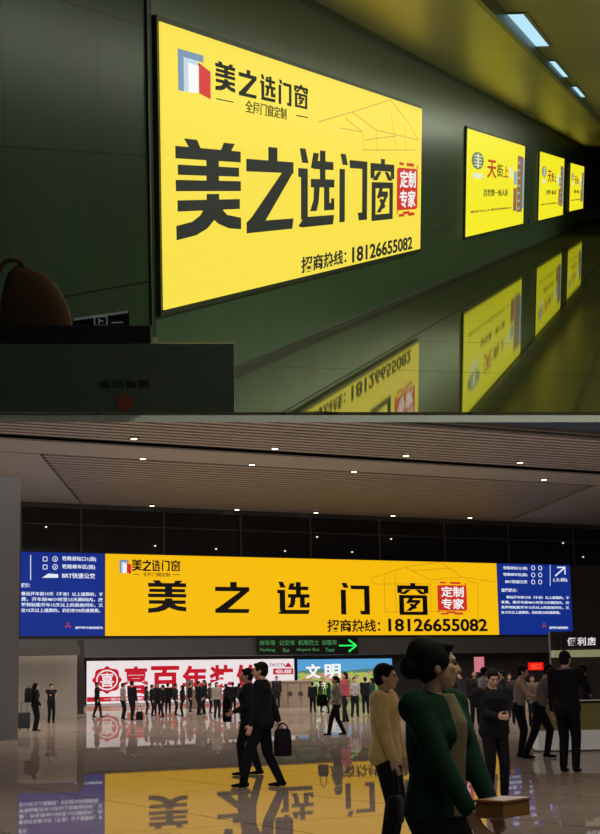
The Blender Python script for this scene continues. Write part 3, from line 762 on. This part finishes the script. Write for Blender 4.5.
MB().box(-hw, .1, 1.16, -hw * .2, .5, 1.7).build('cabinet', MATS['counter_brown'], r)

# shop on the right: sign, lit band, counter
Ys = 37.0
q = lambda px, py, Y=Ys: on_y(px, py, Y)
x0, x1 = q(561, 640).x, q(640, 640).x; z0, z1 = q(575, 648.5).z, q(575, 635).z
sh = empty('shop_sign', ((x0 + x1) / 2, Ys, z0), 'dark shop sign with white characters hanging at the far right', 'sign'); hw = (x1 - x0) / 2
MB().box(-hw, 0, 0, hw, .29, z1 - z0).build('housing', mat('shop_sign_dark', srgb(34, 24, 30), .4), sh)
for ch, (a, b) in zip('便利店', ((567, 575.5), (577, 585.5), (587, 595.5))):
    o = text('lettering', ch, (0, 0, q(b, 640).x - q(a, 640).x, (z1 - z0) * .62), 0, .02, glow('shop_white', srgb(225, 220, 225), .9), sh, .02)
    o.matrix_local = Matrix.Translation((q(a, 640).x - (x0 + x1) / 2, -.03, (z1 - z0) * .2)) @ Matrix.Rotation(math.pi / 2, 4, 'X')
xb0, xb1 = q(553, 652, 37).x, q(650, 652, 37).x; zb0, zb1 = q(575, 657, 37).z, q(575, 650, 37).z
tag(MB().box(xb0, 37, zb0, xb1, 37.3, zb1).build('lit_fascia', glow('shop_band', srgb(150, 150, 112), .7)), 'pale lit strip of the shop front under the dark shop sign', 'light strip')
struct(MB().box(xb0, 37.3, 0, xb1, 37.6, z1 + .1).build('wall_shop', mat('shop_wall', srgb(58, 52, 46), .6, var=.1, scale=1)))
Yk = on_z(560, 752).y
kx0, kx1 = on_y(537, 720, Yk).x, on_y(640, 720, Yk).x; kt = on_y(560, 701, Yk).z
r = empty('shop_counter', ((kx0 + kx1) / 2, Yk, 0), 'olive fronted shop counter with a white base at the right', 'counter'); hw = (kx1 - kx0) / 2
MB().box(-hw, 0, kt * .42, hw, .7, kt - .05).build('body', mat('counter_olive', srgb(112, 104, 58), .5, var=.1, scale=3, emit=srgb(112, 104, 58), es=.12), r, bevel=.01)  # slight emission stands in for shop light on the front
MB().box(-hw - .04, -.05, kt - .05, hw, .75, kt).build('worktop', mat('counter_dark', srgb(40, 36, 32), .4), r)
MB().box(-hw, -.04, .04, hw, .7, kt * .42).build('base', mat('counter_white', srgb(190, 186, 180), .5, emit=srgb(170, 166, 160), es=.28), r, bevel=.01)  # base glows a little too, in place of light falling on it
# red LED sign far right
LP = Panel(BR.local @ V((0, 0, .17)), BD); l0, lt_ = LP.at(528, 662.5); l1, lb_ = LP.at(543.5, 670)
r = empty('led_sign', LP.m @ shift((l0 + l1) / 2, lb_, 0), 'small glowing red display sign over the crowd at the right', 'sign'); hw = (l1 - l0) / 2
MB().box(-hw - .06, -.06, -.15, hw + .06, lt_ - lb_ + .06, -.02).build('housing', bcase, r); MB().box(-hw, 0, -.02, hw, lt_ - lb_, 0).build('lit_face', glow('led_red', srgb(235, 30, 20), 1.0), r)
text('lettering', '出口', (-hw * .6, (lt_ - lb_) * .15, hw * .6, (lt_ - lb_) * .85), .002, .01, glow('led_orange', srgb(250, 90, 60), 1.1), r, .02)
p_ = on_y(480, 667, 60)
# poster stand with pink face behind the woman in green
PP = Panel(V((0, 40, 0)), V((1, 0, 0))); l0, t_ = PP.at(474, 657); l1, b_ = PP.at(484.5, 672)
r = empty('poster_stand', PP.m @ shift((l0 + l1) / 2, 0, 0), 'pale pink poster on a thin stand right of the green-clad woman\'s face', 'sign'); hw = (l1 - l0) / 2
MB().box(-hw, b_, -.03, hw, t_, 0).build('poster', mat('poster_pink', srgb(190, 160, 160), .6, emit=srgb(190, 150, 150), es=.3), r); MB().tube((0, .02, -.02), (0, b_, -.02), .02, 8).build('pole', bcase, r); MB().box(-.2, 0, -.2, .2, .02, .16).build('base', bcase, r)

# ================================================================== PEOPLE
def solid(mb, name, mt, parent, voxel, smooth=4):
    me = bpy.data.meshes.new(name); me.from_pydata(mb.v, [], mb.f)
    bm = bmesh.new(); bm.from_mesh(me); bmesh.ops.recalc_face_normals(bm, faces=bm.faces); bm.to_mesh(me); bm.free()
    o = bpy.data.objects.new(name, me); COL.objects.link(o)
    rm = o.modifiers.new('r', 'REMESH'); rm.mode = 'VOXEL'; rm.voxel_size = voxel
    if smooth: sm = o.modifiers.new('s', 'SMOOTH'); sm.iterations = smooth; sm.factor = .5
    bpy.context.view_layer.update()
    me2 = bpy.data.meshes.new_from_object(o.evaluated_get(bpy.context.evaluated_depsgraph_get()))
    o.modifiers.clear(); o.data = me2; bpy.data.meshes.remove(me); me2.name = name
    me2.materials.clear(); me2.materials.append(mt)
    for p in me2.polygons: p.use_smooth = True
    o.parent = parent
    return o


def ik(a, c, l1, l2, pole):
    a, c = V(a), V(c); d = c - a; L = min(d.length, (l1 + l2) * .999); d.normalize(); c = a + d * L
    x = (l1 * l1 - l2 * l2 + L * L) / (2 * L); h_ = math.sqrt(max(0, l1 * l1 - x * x))
    p = V(pole) - d * V(pole).dot(d); p.normalize()
    return a + d * x + p * h_, c


SKIN = mat('skin', srgb(196, 150, 124), .55, var=.04, scale=20)
HAIR = mat('hair_black', srgb(18, 15, 14), .8, spec=.15, var=.2, scale=60)
def cloth(rgb): return mat('cloth_%d_%d_%d' % rgb, srgb(*rgb), .85, var=.12, scale=14, spec=.15, bump=.15)


def person(px, y_top, y_feet, label, heading, top=(30, 30, 32), trousers=(24, 24, 28), shoes=(18, 16, 16), H=None, feet=None, hands=None, lean=0.0, female=False, hair='short',
           sleeve='long', topname='jacket', lowname='trousers', head_yaw=0.0, head_pitch=0.0, detail=1, hem=.82, group=None, width=1.0, curl=.5, collar=None, inner=None, lift=(0, 0), skirt=False):
    base = on_z(px, y_feet); d_ = math.hypot(base.x, base.y)
    if H is None:
        H = on_y(px, y_top, base.y).z
    k = H / 1.70
    vx = (.0095, .0125, .016)[2 - detail] if detail < 2 else .0085
    vx = {2: .0075, 1: .010, 0: .013}[detail]
    root = empty('person', Matrix.Translation((base.x, base.y, 0)) @ Matrix.Rotation(heading, 4, 'Z'), label, 'person', group)
    sw = (.158 if female else .18) * k * width
    pel = V((0, 0, .90 * k)); LR = Matrix.Rotation(-lean, 3, 'X')
    def up(x, y, z):                           # upper-body point, leaned about the pelvis
        return pel + LR @ (V((x, y, z)) * k - pel)
    feet = feet or ((-.1, .0), (.1, .0))
    hips = [V((-.085 * k, 0, .90 * k)), V((.085 * k, 0, .90 * k))]
    # drop the pelvis when the stride needs it
    reach = max(math.hypot(f[0] - h_.x, f[1]) for f, h_ in zip(feet, hips)); leg = (.425 + .415) * k
    need = math.sqrt(max(.01, (leg * .995) ** 2 - reach ** 2)) + .075 * k
    drop = min(0, need - .90 * k)
    for h_ in hips: h_.z += drop
    off = V((0, 0, drop)); pel0 = pel.copy()
    U = lambda x, y, z: up(x, y, z) + off
    ank = [V((f[0], f[1], .075 * k + lf)) for f, lf in zip(feet, lift)]
    knees = []
    for i in (0, 1):
        kn, an = ik(hips[i], ank[i], .425 * k, .415 * k, (0, 1, .1)); knees.append(kn); ank[i] = an
    sh = [U(-sw / k, -.005, 1.385), U(sw / k, -.005, 1.385)]
    hands = hands or (None, None)
    elb, wri = [], []
    for i in (0, 1):
        s_ = (-1, 1)[i]
        tgt = V(hands[i]) * 1.0 if hands[i] else V((s_ * (sw + .07 * k), .06, .80 * k + drop))
        e, w_ = ik(sh[i], tgt, .285 * k, .25 * k, (s_ * .35, -1, -.25)); elb.append(e); wri.append(w_)
    rings_t = [(.80, .13, .095, 0), (.88, .168, .115, -.012), (.95, .162, .11, -.006), (1.06, .132 if female else .142, .095, 0), (1.20, .145, .108, .0), (1.31, .158 if not female else .15, .112, .008), (1.39, .14, .085, -.002), (1.44, .085, .065, -.008)]
    def torso(mb, inf, z0=.78, z1=1.46, flare=0.0, zmin=None):
        rs = []
        for z, rx, ry, yo in rings_t:
            if z < z0 - 1e-6 or z > z1: continue
            f_ = flare * max(0, (1.0 - z) / .2)
            rs.append([U((rx * width + inf + f_) * math.cos(i * .3142) if False else (rx * width * 1.0 + inf / k + f_) * math.cos(i * .3142), (ry * width + inf / k + f_) * math.sin(i * .3142) + yo, z) for i in range(20)])
        mb.rings(rs)
    # ---- body
    b = MB(); torso(b, 0)
    for i in (0, 1):
        b.capsule(hips[i], knees[i], .082 * k, .056 * k); b.capsule(knees[i], ank[i], .054 * k, .036 * k)
        fd = V((0, 1, 0)); b.capsule(ank[i] + V((0, -.03, -.035)) * k, ank[i] + V((0, .14, -.05)) * k, .033 * k, .024 * k)
        b.ball(sh[i], .062 * k); b.capsule(sh[i], elb[i], .05 * k, .038 * k); b.capsule(elb[i], wri[i], .038 * k, .026 * k)
        if female: b.ball(U((-1, 1)[i] * .068, .072, 1.26), .058 * k)
        # hand: palm, four fingers in three joints, thumb from the side of the palm
        s_ = (-1, 1)[i]; hd = (wri[i] - elb[i]).normalized(); inw = V((-s_, .15, 0)); inw = (inw - hd * inw.dot(hd)).normalized(); side = hd.cross(inw).normalized()
        if side.y < 0 or (abs(side.y) < .3 and side.z < 0): side = -side
        pc = wri[i] + hd * .05 * k
        rotm = Matrix((side, inw, hd)).transposed()
        b.ball(pc, (.04 * k, .016 * k, .052 * k), rotm)
        for q_, (o_, ln) in enumerate(((.030, .068), (.010, .078), (-.010, .072), (-.029, .056))):
            p = wri[i] + hd * .088 * k + side * o_ * k; dd = hd.copy()
            for j, fr in enumerate((.44, .32, .24)):
                dd = (dd * math.cos(curl * (.6 + .3 * j)) + inw * math.sin(curl * (.6 + .3 * j))).normalized()
                p2 = p + dd * ln * fr * k; b.capsule(p, p2, .0092 * k * (1 - .08 * j), .0088 * k * (1 - .08 * j), 8); p = p2
        p = wri[i] + hd * .025 * k + side * .032 * k; p2 = p + (hd * .6 + side * .7 + inw * .35).normalized() * .038 * k; p3 = p2 + (hd * .85 + side * .15 + inw * .5).normalized() * .032 * k
        b.capsule(p, p2, .013 * k, .011 * k, 8); b.capsule(p2, p3, .0105 * k, .009 * k, 8)
    # head
    hc = U(0, .018, 1.585); HR = LR @ Matrix.Rotation(head_yaw, 3, 'Z') @ Matrix.Rotation(-head_pitch, 3, 'X')
    hp = lambda x, y, z: hc + HR @ (V((x, y, z)) * k)
    b.capsule(U(0, -.012, 1.42), hp(0, -.02, -.06), .056 * k if not female else .048 * k, .052 * k if not female else .046 * k)
    b.ball(hp(0, -.012, .022), V((.074, .094, .09)) * k, HR); b.ball(hp(0, .03, -.035), V((.062, .062, .078)) * k, HR)
    b.ball(hp(0, .05, -.092), V((.036, .034, .026)) * k, HR); b.ball(hp(0, .075, .022), V((.05, .018, .016)) * k, HR)
    b.capsule(hp(0, .088, .004), hp(0, .107, -.034), .009 * k, .014 * k, 8); b.ball(hp(.013, .094, -.038), .009 * k); b.ball(hp(-.013, .094, -.038), .009 * k)
    b.ball(hp(0, .083, -.064), V((.024, .014, .007)) * k, HR); b.ball(hp(0, .082, -.075), V((.021, .013, .0075)) * k, HR)
    for s_ in (-1, 1):
        b.ball(hp(s_ * .042, .068, -.02), V((.02, .018, .016)) * k, HR)
        b.ball(hp(s_ * .076, -.008, -.018), V((.011, .02, .031)) * k, HR)
    body = solid(b, 'body', SKIN, root, vx, 2)
    if detail == 2:
        for s_ in (-1, 1):
            MB().ball(hp(s_ * .031, .0865, .0), V((.0125, .008, .008)) * k, HR).build('eye', mat('eye_dark', srgb(30, 24, 22), .3), body, smooth=True)
            MB().capsule(hp(s_ * .018, .094, .019), hp(s_ * .045, .085, .021), .004 * k, .003 * k, 8).build('eyebrow', HAIR, body, smooth=True)
        MB().ball(hp(0, .0905, -.069), V((.021, .009, .0085)) * k, HR).build('lips', mat('lips', srgb(150, 84, 78), .5), body, smooth=True)
    # ---- hair
    hb = MB(); hb.ball(hp(0, -.022, .038), V((.083, .098, .088)) * k, HR); hb.ball(hp(0, -.045, -.005), V((.078, .072, .09)) * k, HR)
    for s_ in (-1, 1): hb.ball(hp(s_ * .072, .012, .02), V((.012, .035, .035)) * k, HR)
    hb.ball(hp(0, .05, .082), V((.06, .04, .022)) * k, HR)
    if hair == 'bun':
        hb.ball(hp(0, -.125, -.012), V((.056, .058, .062)) * k, HR); hb.ball(hp(0, -.06, .05), V((.082, .09, .085)) * k, HR)
        for s_ in (-1, 1): hb.ball(hp(s_ * .07, .0, .015), V((.018, .055, .05)) * k, HR)
    if hair == 'long':
        hb.capsule(hp(0, -.06, 0), hp(0, -.085, -.2), .08 * k, .055 * k)
        for s_ in (-1, 1): hb.capsule(hp(s_ * .07, -.02, .02), hp(s_ * .065, -.03, -.16), .03 * k, .02 * k)
    if hair == 'tail': hb.capsule(hp(0, -.11, .03), hp(0, -.13, -.14), .03 * k, .018 * k)
    solid(hb, 'hair', HAIR, root, vx * 1.1, 3)
    # ---- top garment
    t = MB(); inf = (.024 if sleeve == 'long' else .015) * k
    torso(t, inf, z0=hem if hem < .95 else .95, z1=1.45, flare=.012)
    for i in (0, 1):
        if sleeve != 'none':
            t.ball(sh[i], .062 * k + inf); end = wri[i] if sleeve == 'long' else None
            if sleeve == 'long':
                t.capsule(sh[i], elb[i], .056 * k + inf * .8, .046 * k + inf * .5); t.capsule(elb[i], elb[i].lerp(wri[i], .93), .045 * k + inf * .5, .034 * k + inf * .4)
            else:
                t.capsule(sh[i], sh[i].lerp(elb[i], .7), .055 * k + inf * .8, .05 * k + inf)
        else: t.ball(sh[i] * .86 + U(0, 0, 1.385) * .14, .05 * k + inf)
        if female: t.ball(U((-1, 1)[i] * .068, .072, 1.26), .058 * k + inf)
    tp_ = solid(t, topname, cloth(top), root, vx * 1.3, 5)
    if inner:                                  # shirt showing in the open front of a jacket
        n_ = MB()
        n_.rings([[U((rx_ * width) * math.cos(j * .3142), (ry_ + inf / k * 1.55) * math.sin(j * .3142) + yo_, z_) for j in range(20)] for z_, rx_, ry_, yo_ in ((.88, .115, .125, -.006), (1.06, .105, .106, 0), (1.2, .108, .118, .0), (1.31, .10, .122, .008), (1.4, .07, .088, 0), (1.445, .055, .07, 0))])
        if female:
            for s_ in (-1, 1): n_.ball(U(s_ * .05, .078, 1.26), .05 * k + inf * .9)
        solid(n_, 'shirt_front', cloth(inner), root, vx * 1.3, 4)
    if collar is None and detail >= 1 and topname == 'jacket': collar = top
    if collar:
        cmb = MB()
        for j in range(18):
            a0, a1 = j * .349, (j + 1) * .349
            pp = lambda a_: U(.078 * math.cos(a_), .068 * math.sin(a_) - .006, 1.45 - .03 * max(0, math.sin(a_)))
            cmb.capsule(pp(a0), pp(a1), .02 * k, .02 * k, 8)
        solid(cmb, 'collar', cloth(collar), root, vx * 1.2, 3)
    # ---- trousers
    tr = MB(); ti = .016 * k
    rs = []
    for z, rx, ry, yo in ((.80, .14, .10, 0), (.88, .172, .118, -.012), (.95, .163, .112, -.006), (1.02, .142, .1, 0)):
        rs.append([V(((rx * width) * k + ti) * math.cos(j * .3142) if False else 0, ) if False else V((((rx * width) * k + ti) * math.cos(j * .3142), ((ry * width) * k + ti) * math.sin(j * .3142) + yo * k, z * k + drop)) for j in range(20)])
    tr.rings(rs)
    for i in (0, 1):
        tr.capsule(hips[i], knees[i], .088 * k + ti, .062 * k + ti * .8)
        if not skirt: tr.capsule(knees[i], knees[i].lerp(ank[i], .98), .06 * k + ti * .8, .048 * k + ti * .6)
    solid(tr, lowname, cloth(trousers), root, vx * 1.3, 5)
    for i in (0, 1):
        s_ = MB(); a = ank[i]
        s_.ball(a + V((0, -.035, -.035)) * k, V((.037, .045, .038)) * k); s_.ball(a + V((0, .05, -.045)) * k, V((.042, .1, .03)) * k); s_.ball(a + V((0, .125, -.05)) * k, V((.042, .055, .024)) * k)
        s_.capsule(a + V((0, -.02, -.01)) * k, a + V((0, .0, .02)) * k, .042 * k, .042 * k)
        solid(s_, 'shoe', cloth(shoes), root, vx * 1.1, 2)
    return root, dict(k=k, H=H, wri=wri, elb=elb, hp=hp, U=U, base=base, sh=sh)


def held(root, local):                         # world place of a point given in a person's own frame
    return root.matrix_world @ V(local)


def suitcase(p, heading, label, h_=.55, w_=.38, d_=.22, col=(20, 19, 22), handle=.35):
    r = empty('suitcase', Matrix.Translation((p[0], p[1], 0)) @ Matrix.Rotation(heading, 4, 'Z'), label, 'suitcase')
    mb = MB(); mb.box(-w_ / 2, -d_ / 2, .05, w_ / 2, d_ / 2, .05 + h_); mb.build('case', cloth(col), r, bevel=.05)
    mb = MB(); a, b = V((-w_ * .25, 0, h_ + .03)), V((-w_ * .25, 0, h_ + handle)); c, d = V((w_ * .25, 0, h_ + .03)), V((w_ * .25, 0, h_ + handle))
    mb.tube(a, b, .009, 8).tube(c, d, .009, 8).capsule(b, d, .013, .013, 8); mb.build('handle', mat('handle_metal', srgb(70, 70, 74), .35, .8), r)
    for sx in (-1, 1):
        MB().tube((sx * w_ * .36 - .015, 0, .03), (sx * w_ * .36 + .015, 0, .03), .03, 12).build('wheel', mat('wheel_black', (.01, .01, .01), .6), r)
    return r


def bag(p, heading, label, size=(.32, .12, .3), col=(18, 17, 20), strap=.25, name='handbag', cat='bag'):
    r = empty(name, Matrix.Translation(p) @ Matrix.Rotation(heading, 4, 'Z'), label, cat); w_, d_, h_ = size
    rs = []
    for t, s_ in ((0, .88), (.08, .98), (.5, 1.0), (.9, .9), (1, .7)):
        rs.append([V((w_ / 2 * s_ * math.copysign(abs(math.cos(i * .3142)) ** .5, math.cos(i * .3142)), d_ / 2 * s_ * math.copysign(abs(math.sin(i * .3142)) ** .6, math.sin(i * .3142)), h_ * t)) for i in range(20)])
    MB().rings(rs).build('bag_body', cloth(col), r, smooth=True)
    if strap:
        mb = MB(); prev = None
        for j in range(11):
            t = math.pi * j / 10; q_ = V((w_ * .3 * math.cos(t), 0, h_ * .93 + strap * math.sin(t)))
            if prev is not None: mb.capsule(prev, q_, .011, .011, 8)
            prev = q_
        mb.build('strap', cloth(col), r, smooth=True)
    return r


PI = math.pi
FACE_R, FACE_L, FACE_AWAY, FACE_CAM = -PI / 2, PI / 2, 0.0, PI       # person's own forward is +Y

# --- woman in green, close at the right
wg, I = person(445, 637, 1010, 'woman in dark green cardigan with large hair bun, closest figure, holding a tan box', FACE_R - .65, top=(15, 44, 31), trousers=(22, 20, 22), H=1.63, female=True, hair='bun', topname='cardigan',
               inner=(120, 104, 84), collar=(17, 48, 34), hands=((-.07, .24, .88), (.13, .25, .86)), detail=2, hem=.82, curl=.55, width=1.02, head_yaw=.72)
k = I['k']
mid = held(wg, (.06, .37, .875))
r = empty('clutch_box', Matrix.Translation(mid) @ Matrix.Rotation(FACE_R - .65, 4, 'Z'), 'tan flat box held in front of her by the woman in green', 'box')
MB().box(-.12, -.07, -.02, .12, .07, .045).build('box_body', mat('tan_box', srgb(140, 92, 38), .5, var=.1, scale=10), r, bevel=.008)
MB().box(-.125, -.075, .045, .125, .075, .058).build('lid', mat('tan_lid', srgb(140, 84, 40), .45), r, bevel=.005)
# --- man in the cream jacket
cm, I = person(389, 663, 857, 'man in a cream zip jacket looking to the right, standing behind the woman in green', FACE_R - .3, top=(206, 172, 116), trousers=(24, 23, 25), H=1.59, hair='short', collar=(40, 32, 28), hands=((-.22, .10, .74), (.22, .12, .76)), detail=2, hem=.80, head_yaw=.1, width=1.05)
bag(held(cm, (.29, .14, .30)), FACE_R - .3, 'black handbag with thin straps hanging low beside the man in the cream jacket', (.26, .11, .22), (20, 18, 19), .22)
# --- walking man with the case, and the companion beside him
mw, I = person(263, 659, 787, 'tall man in a dark suit walking left with a small case, alone in mid floor', FACE_L - .15, top=(20, 20, 24), trousers=(16, 16, 19), shoes=(14, 13, 13), H=1.77, feet=((-.09, .26), (.09, -.24)), hands=((-.25, .12, .86), (.1, -.24, .86)), detail=2, hem=.80, width=1.12)
p = on_y(283, 756, I['base'].y - .02)
bag(p, .15, 'black travel bag carried at the right side of the tall walking man', (.25, .18, .38), (15, 14, 17), .1, 'travel_bag')
cw_, I = person(249, 668, 775, 'person in dark clothes with a shoulder bag walking half hidden beside the tall man', FACE_L, top=(30, 30, 34), trousers=(20, 20, 24), feet=((-.08, .1), (.08, -.16)), hair='short', detail=1, female=True, hands=((-.2, .22, 1.0), (.2, .1, .85)))
bag(held(cw_, (.0, .34, .84)), FACE_L, 'black shoulder bag of the person half hidden beside the tall walking man', (.3, .14, .4), (16, 16, 20), .2)
# --- walking woman with the bag behind her
ww, I = person(337, 675, 735, 'woman in grey top and dark leggings striding left across the floor with a bag', FACE_L + .2, top=(132, 122, 114), trousers=(20, 20, 24), feet=((-.08, .24), (.08, -.22)), female=True, hair='tail', detail=1, topname='top', hem=.88, hands=((-.2, .15, .9), (.22, -.16, .85)))
p = on_y(322, 706, I['base'].y + .1); bag((p.x, p.y, p.z), .1, 'black bag slung on the left side of the striding woman in grey', (.3, .16, .32), (18, 18, 22), .3)
# --- the crowd: (px, top, feet, label, heading, colours...)
person(346, 672, 722, 'person in a pink hooded top walking behind the striding woman in grey', FACE_L + .6, top=(176, 84, 96), trousers=(30, 30, 36), feet=((-.08, .15), (.08, -.12)), female=True, detail=0, hair='long')
person(355, 677, 717, 'person in a white shirt walking right of the pink hooded top', FACE_CAM + .3, top=(170, 165, 160), trousers=(26, 26, 30), feet=((-.09, .1), (.09, -.1)), detail=0, sleeve='short', topname='shirt')
person(366, 677, 714, 'person in dark clothes standing against the landscape billboard, left of the man in cream', FACE_AWAY, top=(28, 30, 36), detail=0)
person(373, 678, 716, 'person in a teal top standing just left of the man in cream, far off', FACE_L, top=(40, 66, 70), detail=0, female=True, hair='long')
person(313, 682, 713, 'person in black far off below the landscape billboard characters, at the counter end', FACE_AWAY, top=(26, 26, 30), detail=0)
person(321, 681, 712, 'person in a brown jacket standing far off between the counter end and the striding woman', FACE_R, top=(70, 54, 44), detail=0)
person(329, 683, 713, 'short person in navy standing far off, right behind the striding woman', FACE_L, top=(30, 36, 54), detail=0, female=True, hair='long')
person(277, 676, 708.5, 'person seen behind the service counter, just right of the tall walking man', FACE_CAM, top=(40, 38, 40), detail=0)
# left pair
pl_, I = person(35, 683, 731, 'person in black with a backpack standing nearest the left column', FACE_R + .5, top=(24, 23, 26), trousers=(20, 20, 24), detail=1, female=True, hair='long', hands=((-.2, .2, .95), (.2, .12, .85)))
bag(held(pl_, (0, -.24, .95)), FACE_R + .5, 'dark backpack on the back of the person nearest the left column', (.36, .22, .48), (26, 27, 34), .1, 'backpack', 'bag')
p = on_z(24, 730); suitcase((p.x, p.y), .4, 'grey suitcase standing beside the left column', .55, .4, .24, (52, 54, 58), .4)
person(51, 684, 723, 'person in a dark jacket standing in front of the pale booth wall, arms folded', FACE_CAM + .5, top=(28, 26, 28), trousers=(22, 21, 24), detail=1, hands=((.08, .2, 1.1), (-.08, .22, 1.12)), hair='short')
# in front of the white billboard
person(97, 682, 717, 'person in dark clothes walking below the round red emblem', FACE_R, top=(26, 25, 28), feet=((-.08, .18), (.08, -.16)), detail=0)
person(123, 683, 719.5, 'person in a pale top standing left of a dark-clad companion under the first red character', FACE_R + .4, top=(150, 138, 122), trousers=(24, 24, 28), detail=0, topname='shirt')
p5, I = person(132, 681, 720.5, 'person in dark clothes with a bag beside the pale-topped companion', FACE_R + .9, top=(20, 20, 24), detail=0, feet=((-.1, .08), (.1, -.1)))
p = on_z(139.5, 720); bag((p.x, p.y, .0), .2, 'black bag hanging right of the dark-clad person under the first red character', (.3, .16, .36), (22, 20, 22), .25)
for px, yt, yf, lb, hd, tp_c, fm, hr in (
        (152, 684.5, 716, 'leftmost of the dark group of people under the second red character', FACE_R, (24, 22, 26), False, 'short'),
        (157.5, 683, 715, 'second from left in the dark group of people under the second red character', FACE_CAM, (30, 28, 30), True, 'long'),
        (163, 685, 717, 'person at the right end of the dark group under the second red character', FACE_L, (22, 22, 26), False, 'short'),
        (175.5, 683.5, 715, 'person in dark brown left of a pair standing under the third red character', FACE_R, (44, 34, 32), False, 'short'),
        (182.5, 685, 716, 'shorter person right in a pair standing under the third red character', FACE_L, (30, 28, 34), True, 'long'),
        (204.5, 680, 714, 'person in dark clothes standing at the small brown counter', FACE_L + .3, (28, 26, 28), False, 'short'),
        (210, 683, 713, 'person in grey behind the person at the small brown counter', FACE_R, (60, 56, 56), False, 'short'),
        (217, 682, 718.5, 'person in a light top standing under the fourth red character', FACE_CAM + .5, (148, 136, 128), True, 'long'),
        (168, 683, 714, 'person in black alone between the second and third red characters', FACE_AWAY, (20, 20, 24), False, 'short'),
        (146.5, 686, 714, 'shorter person in dark brown just right of the first red character', FACE_R, (46, 36, 34), True, 'long'),
        (190, 683, 712, 'person in black close beside the small brown counter, at its left', FACE_R, (20, 20, 22), False, 'short'),
        (198.5, 681, 715, 'person in navy leaning by the small brown counter, before its cabinet', FACE_R + .5, (26, 28, 40), False, 'short'),
        (226, 684, 715, 'person in charcoal between the light top and the last red character', FACE_L, (32, 32, 34), True, 'long'),
        (233, 682, 713, 'person in black standing under the last red character, at left', FACE_AWAY, (22, 22, 26), False, 'short'),
        (240, 683, 714, 'person in dark grey standing under the last red character, beside the tall walking man', FACE_R, (40, 38, 42), True, 'long')):
    person(px, yt, yf, lb, hd, top=tp_c, detail=0, female=fm, hair=hr, width=1.18)
# --- right-hand crowd
person(497, 671, 800, 'person in a black coat looking down at hands, right of the woman in green', FACE_CAM + .25, top=(20, 19, 22), trousers=(18, 18, 22), detail=2, hands=((-.06, .3, 1.0), (.06, .3, 1.0)), head_pitch=.35, hem=.80, width=1.12, hair='short', H=1.56)
person(487, 667, 742, 'man in a white shirt standing behind the person in the black coat', FACE_R + .4, top=(150, 146, 146), trousers=(24, 24, 28), detail=1, topname='shirt')
person(521, 665, 757, 'woman in a pale sleeveless top leaning on the shop counter', FACE_R - .2, top=(140, 130, 128), trousers=(22, 24, 32), detail=1, female=True, hair='short', sleeve='none', topname='tank_top', hands=((-.1, .42, 1.08), (.12, .42, 1.05)), lean=.12, hem=.95)
person(541, 664, 758, 'person in grey shirt bending toward the shop counter, left of the black suit', FACE_R - .1, top=(104, 94, 92), trousers=(18, 18, 22), detail=1, topname='shirt', sleeve='short', hands=((-.12, .5, 1.05), (.14, .48, 1.02)), lean=.3, feet=((-.1, .12), (.1, -.28)), hem=.95, H=1.75)
person(570, 648, 772, 'tall man in a black suit seen from behind at the far right', FACE_AWAY - .5, top=(16, 15, 18), trousers=(14, 13, 15), detail=2, H=1.85, hands=((-.28, .1, .9), (.25, .42, 1.2)), hem=.80, width=1.08, collar=(120, 115, 115))
for px, yt, yf, lb, hd, tp_c, fm, hr in (
        (462, 672, 716, 'distant person seen just right of the face of the woman in green', FACE_L, (36, 34, 38), False, 'short'),
        (476, 670, 726, 'person in dark clothes behind the pale pink poster stand', FACE_CAM, (40, 36, 38), True, 'long'),
        (504, 670, 728, 'person behind the black coat, left of the woman in the sleeveless top', FACE_L, (44, 40, 42), False, 'short'),
        (511, 673, 724, 'distant person just left of the woman in the sleeveless top', FACE_CAM, (60, 52, 50), True, 'long'),
        (534, 675, 727, 'person between the sleeveless top and the grey shirt, beyond the counter', FACE_CAM, (120, 110, 90), True, 'short'),
        (550, 672, 730, 'person beyond the counter behind the bending grey shirt', FACE_L, (46, 42, 46), False, 'short'),
        (586, 664, 742, 'person in a dark top at the right edge behind the man in the black suit', FACE_L, (34, 30, 32), False, 'short')):
    person(px, yt, yf, lb, hd, top=tp_c, detail=0, female=fm, hair=hr, width=1.18)
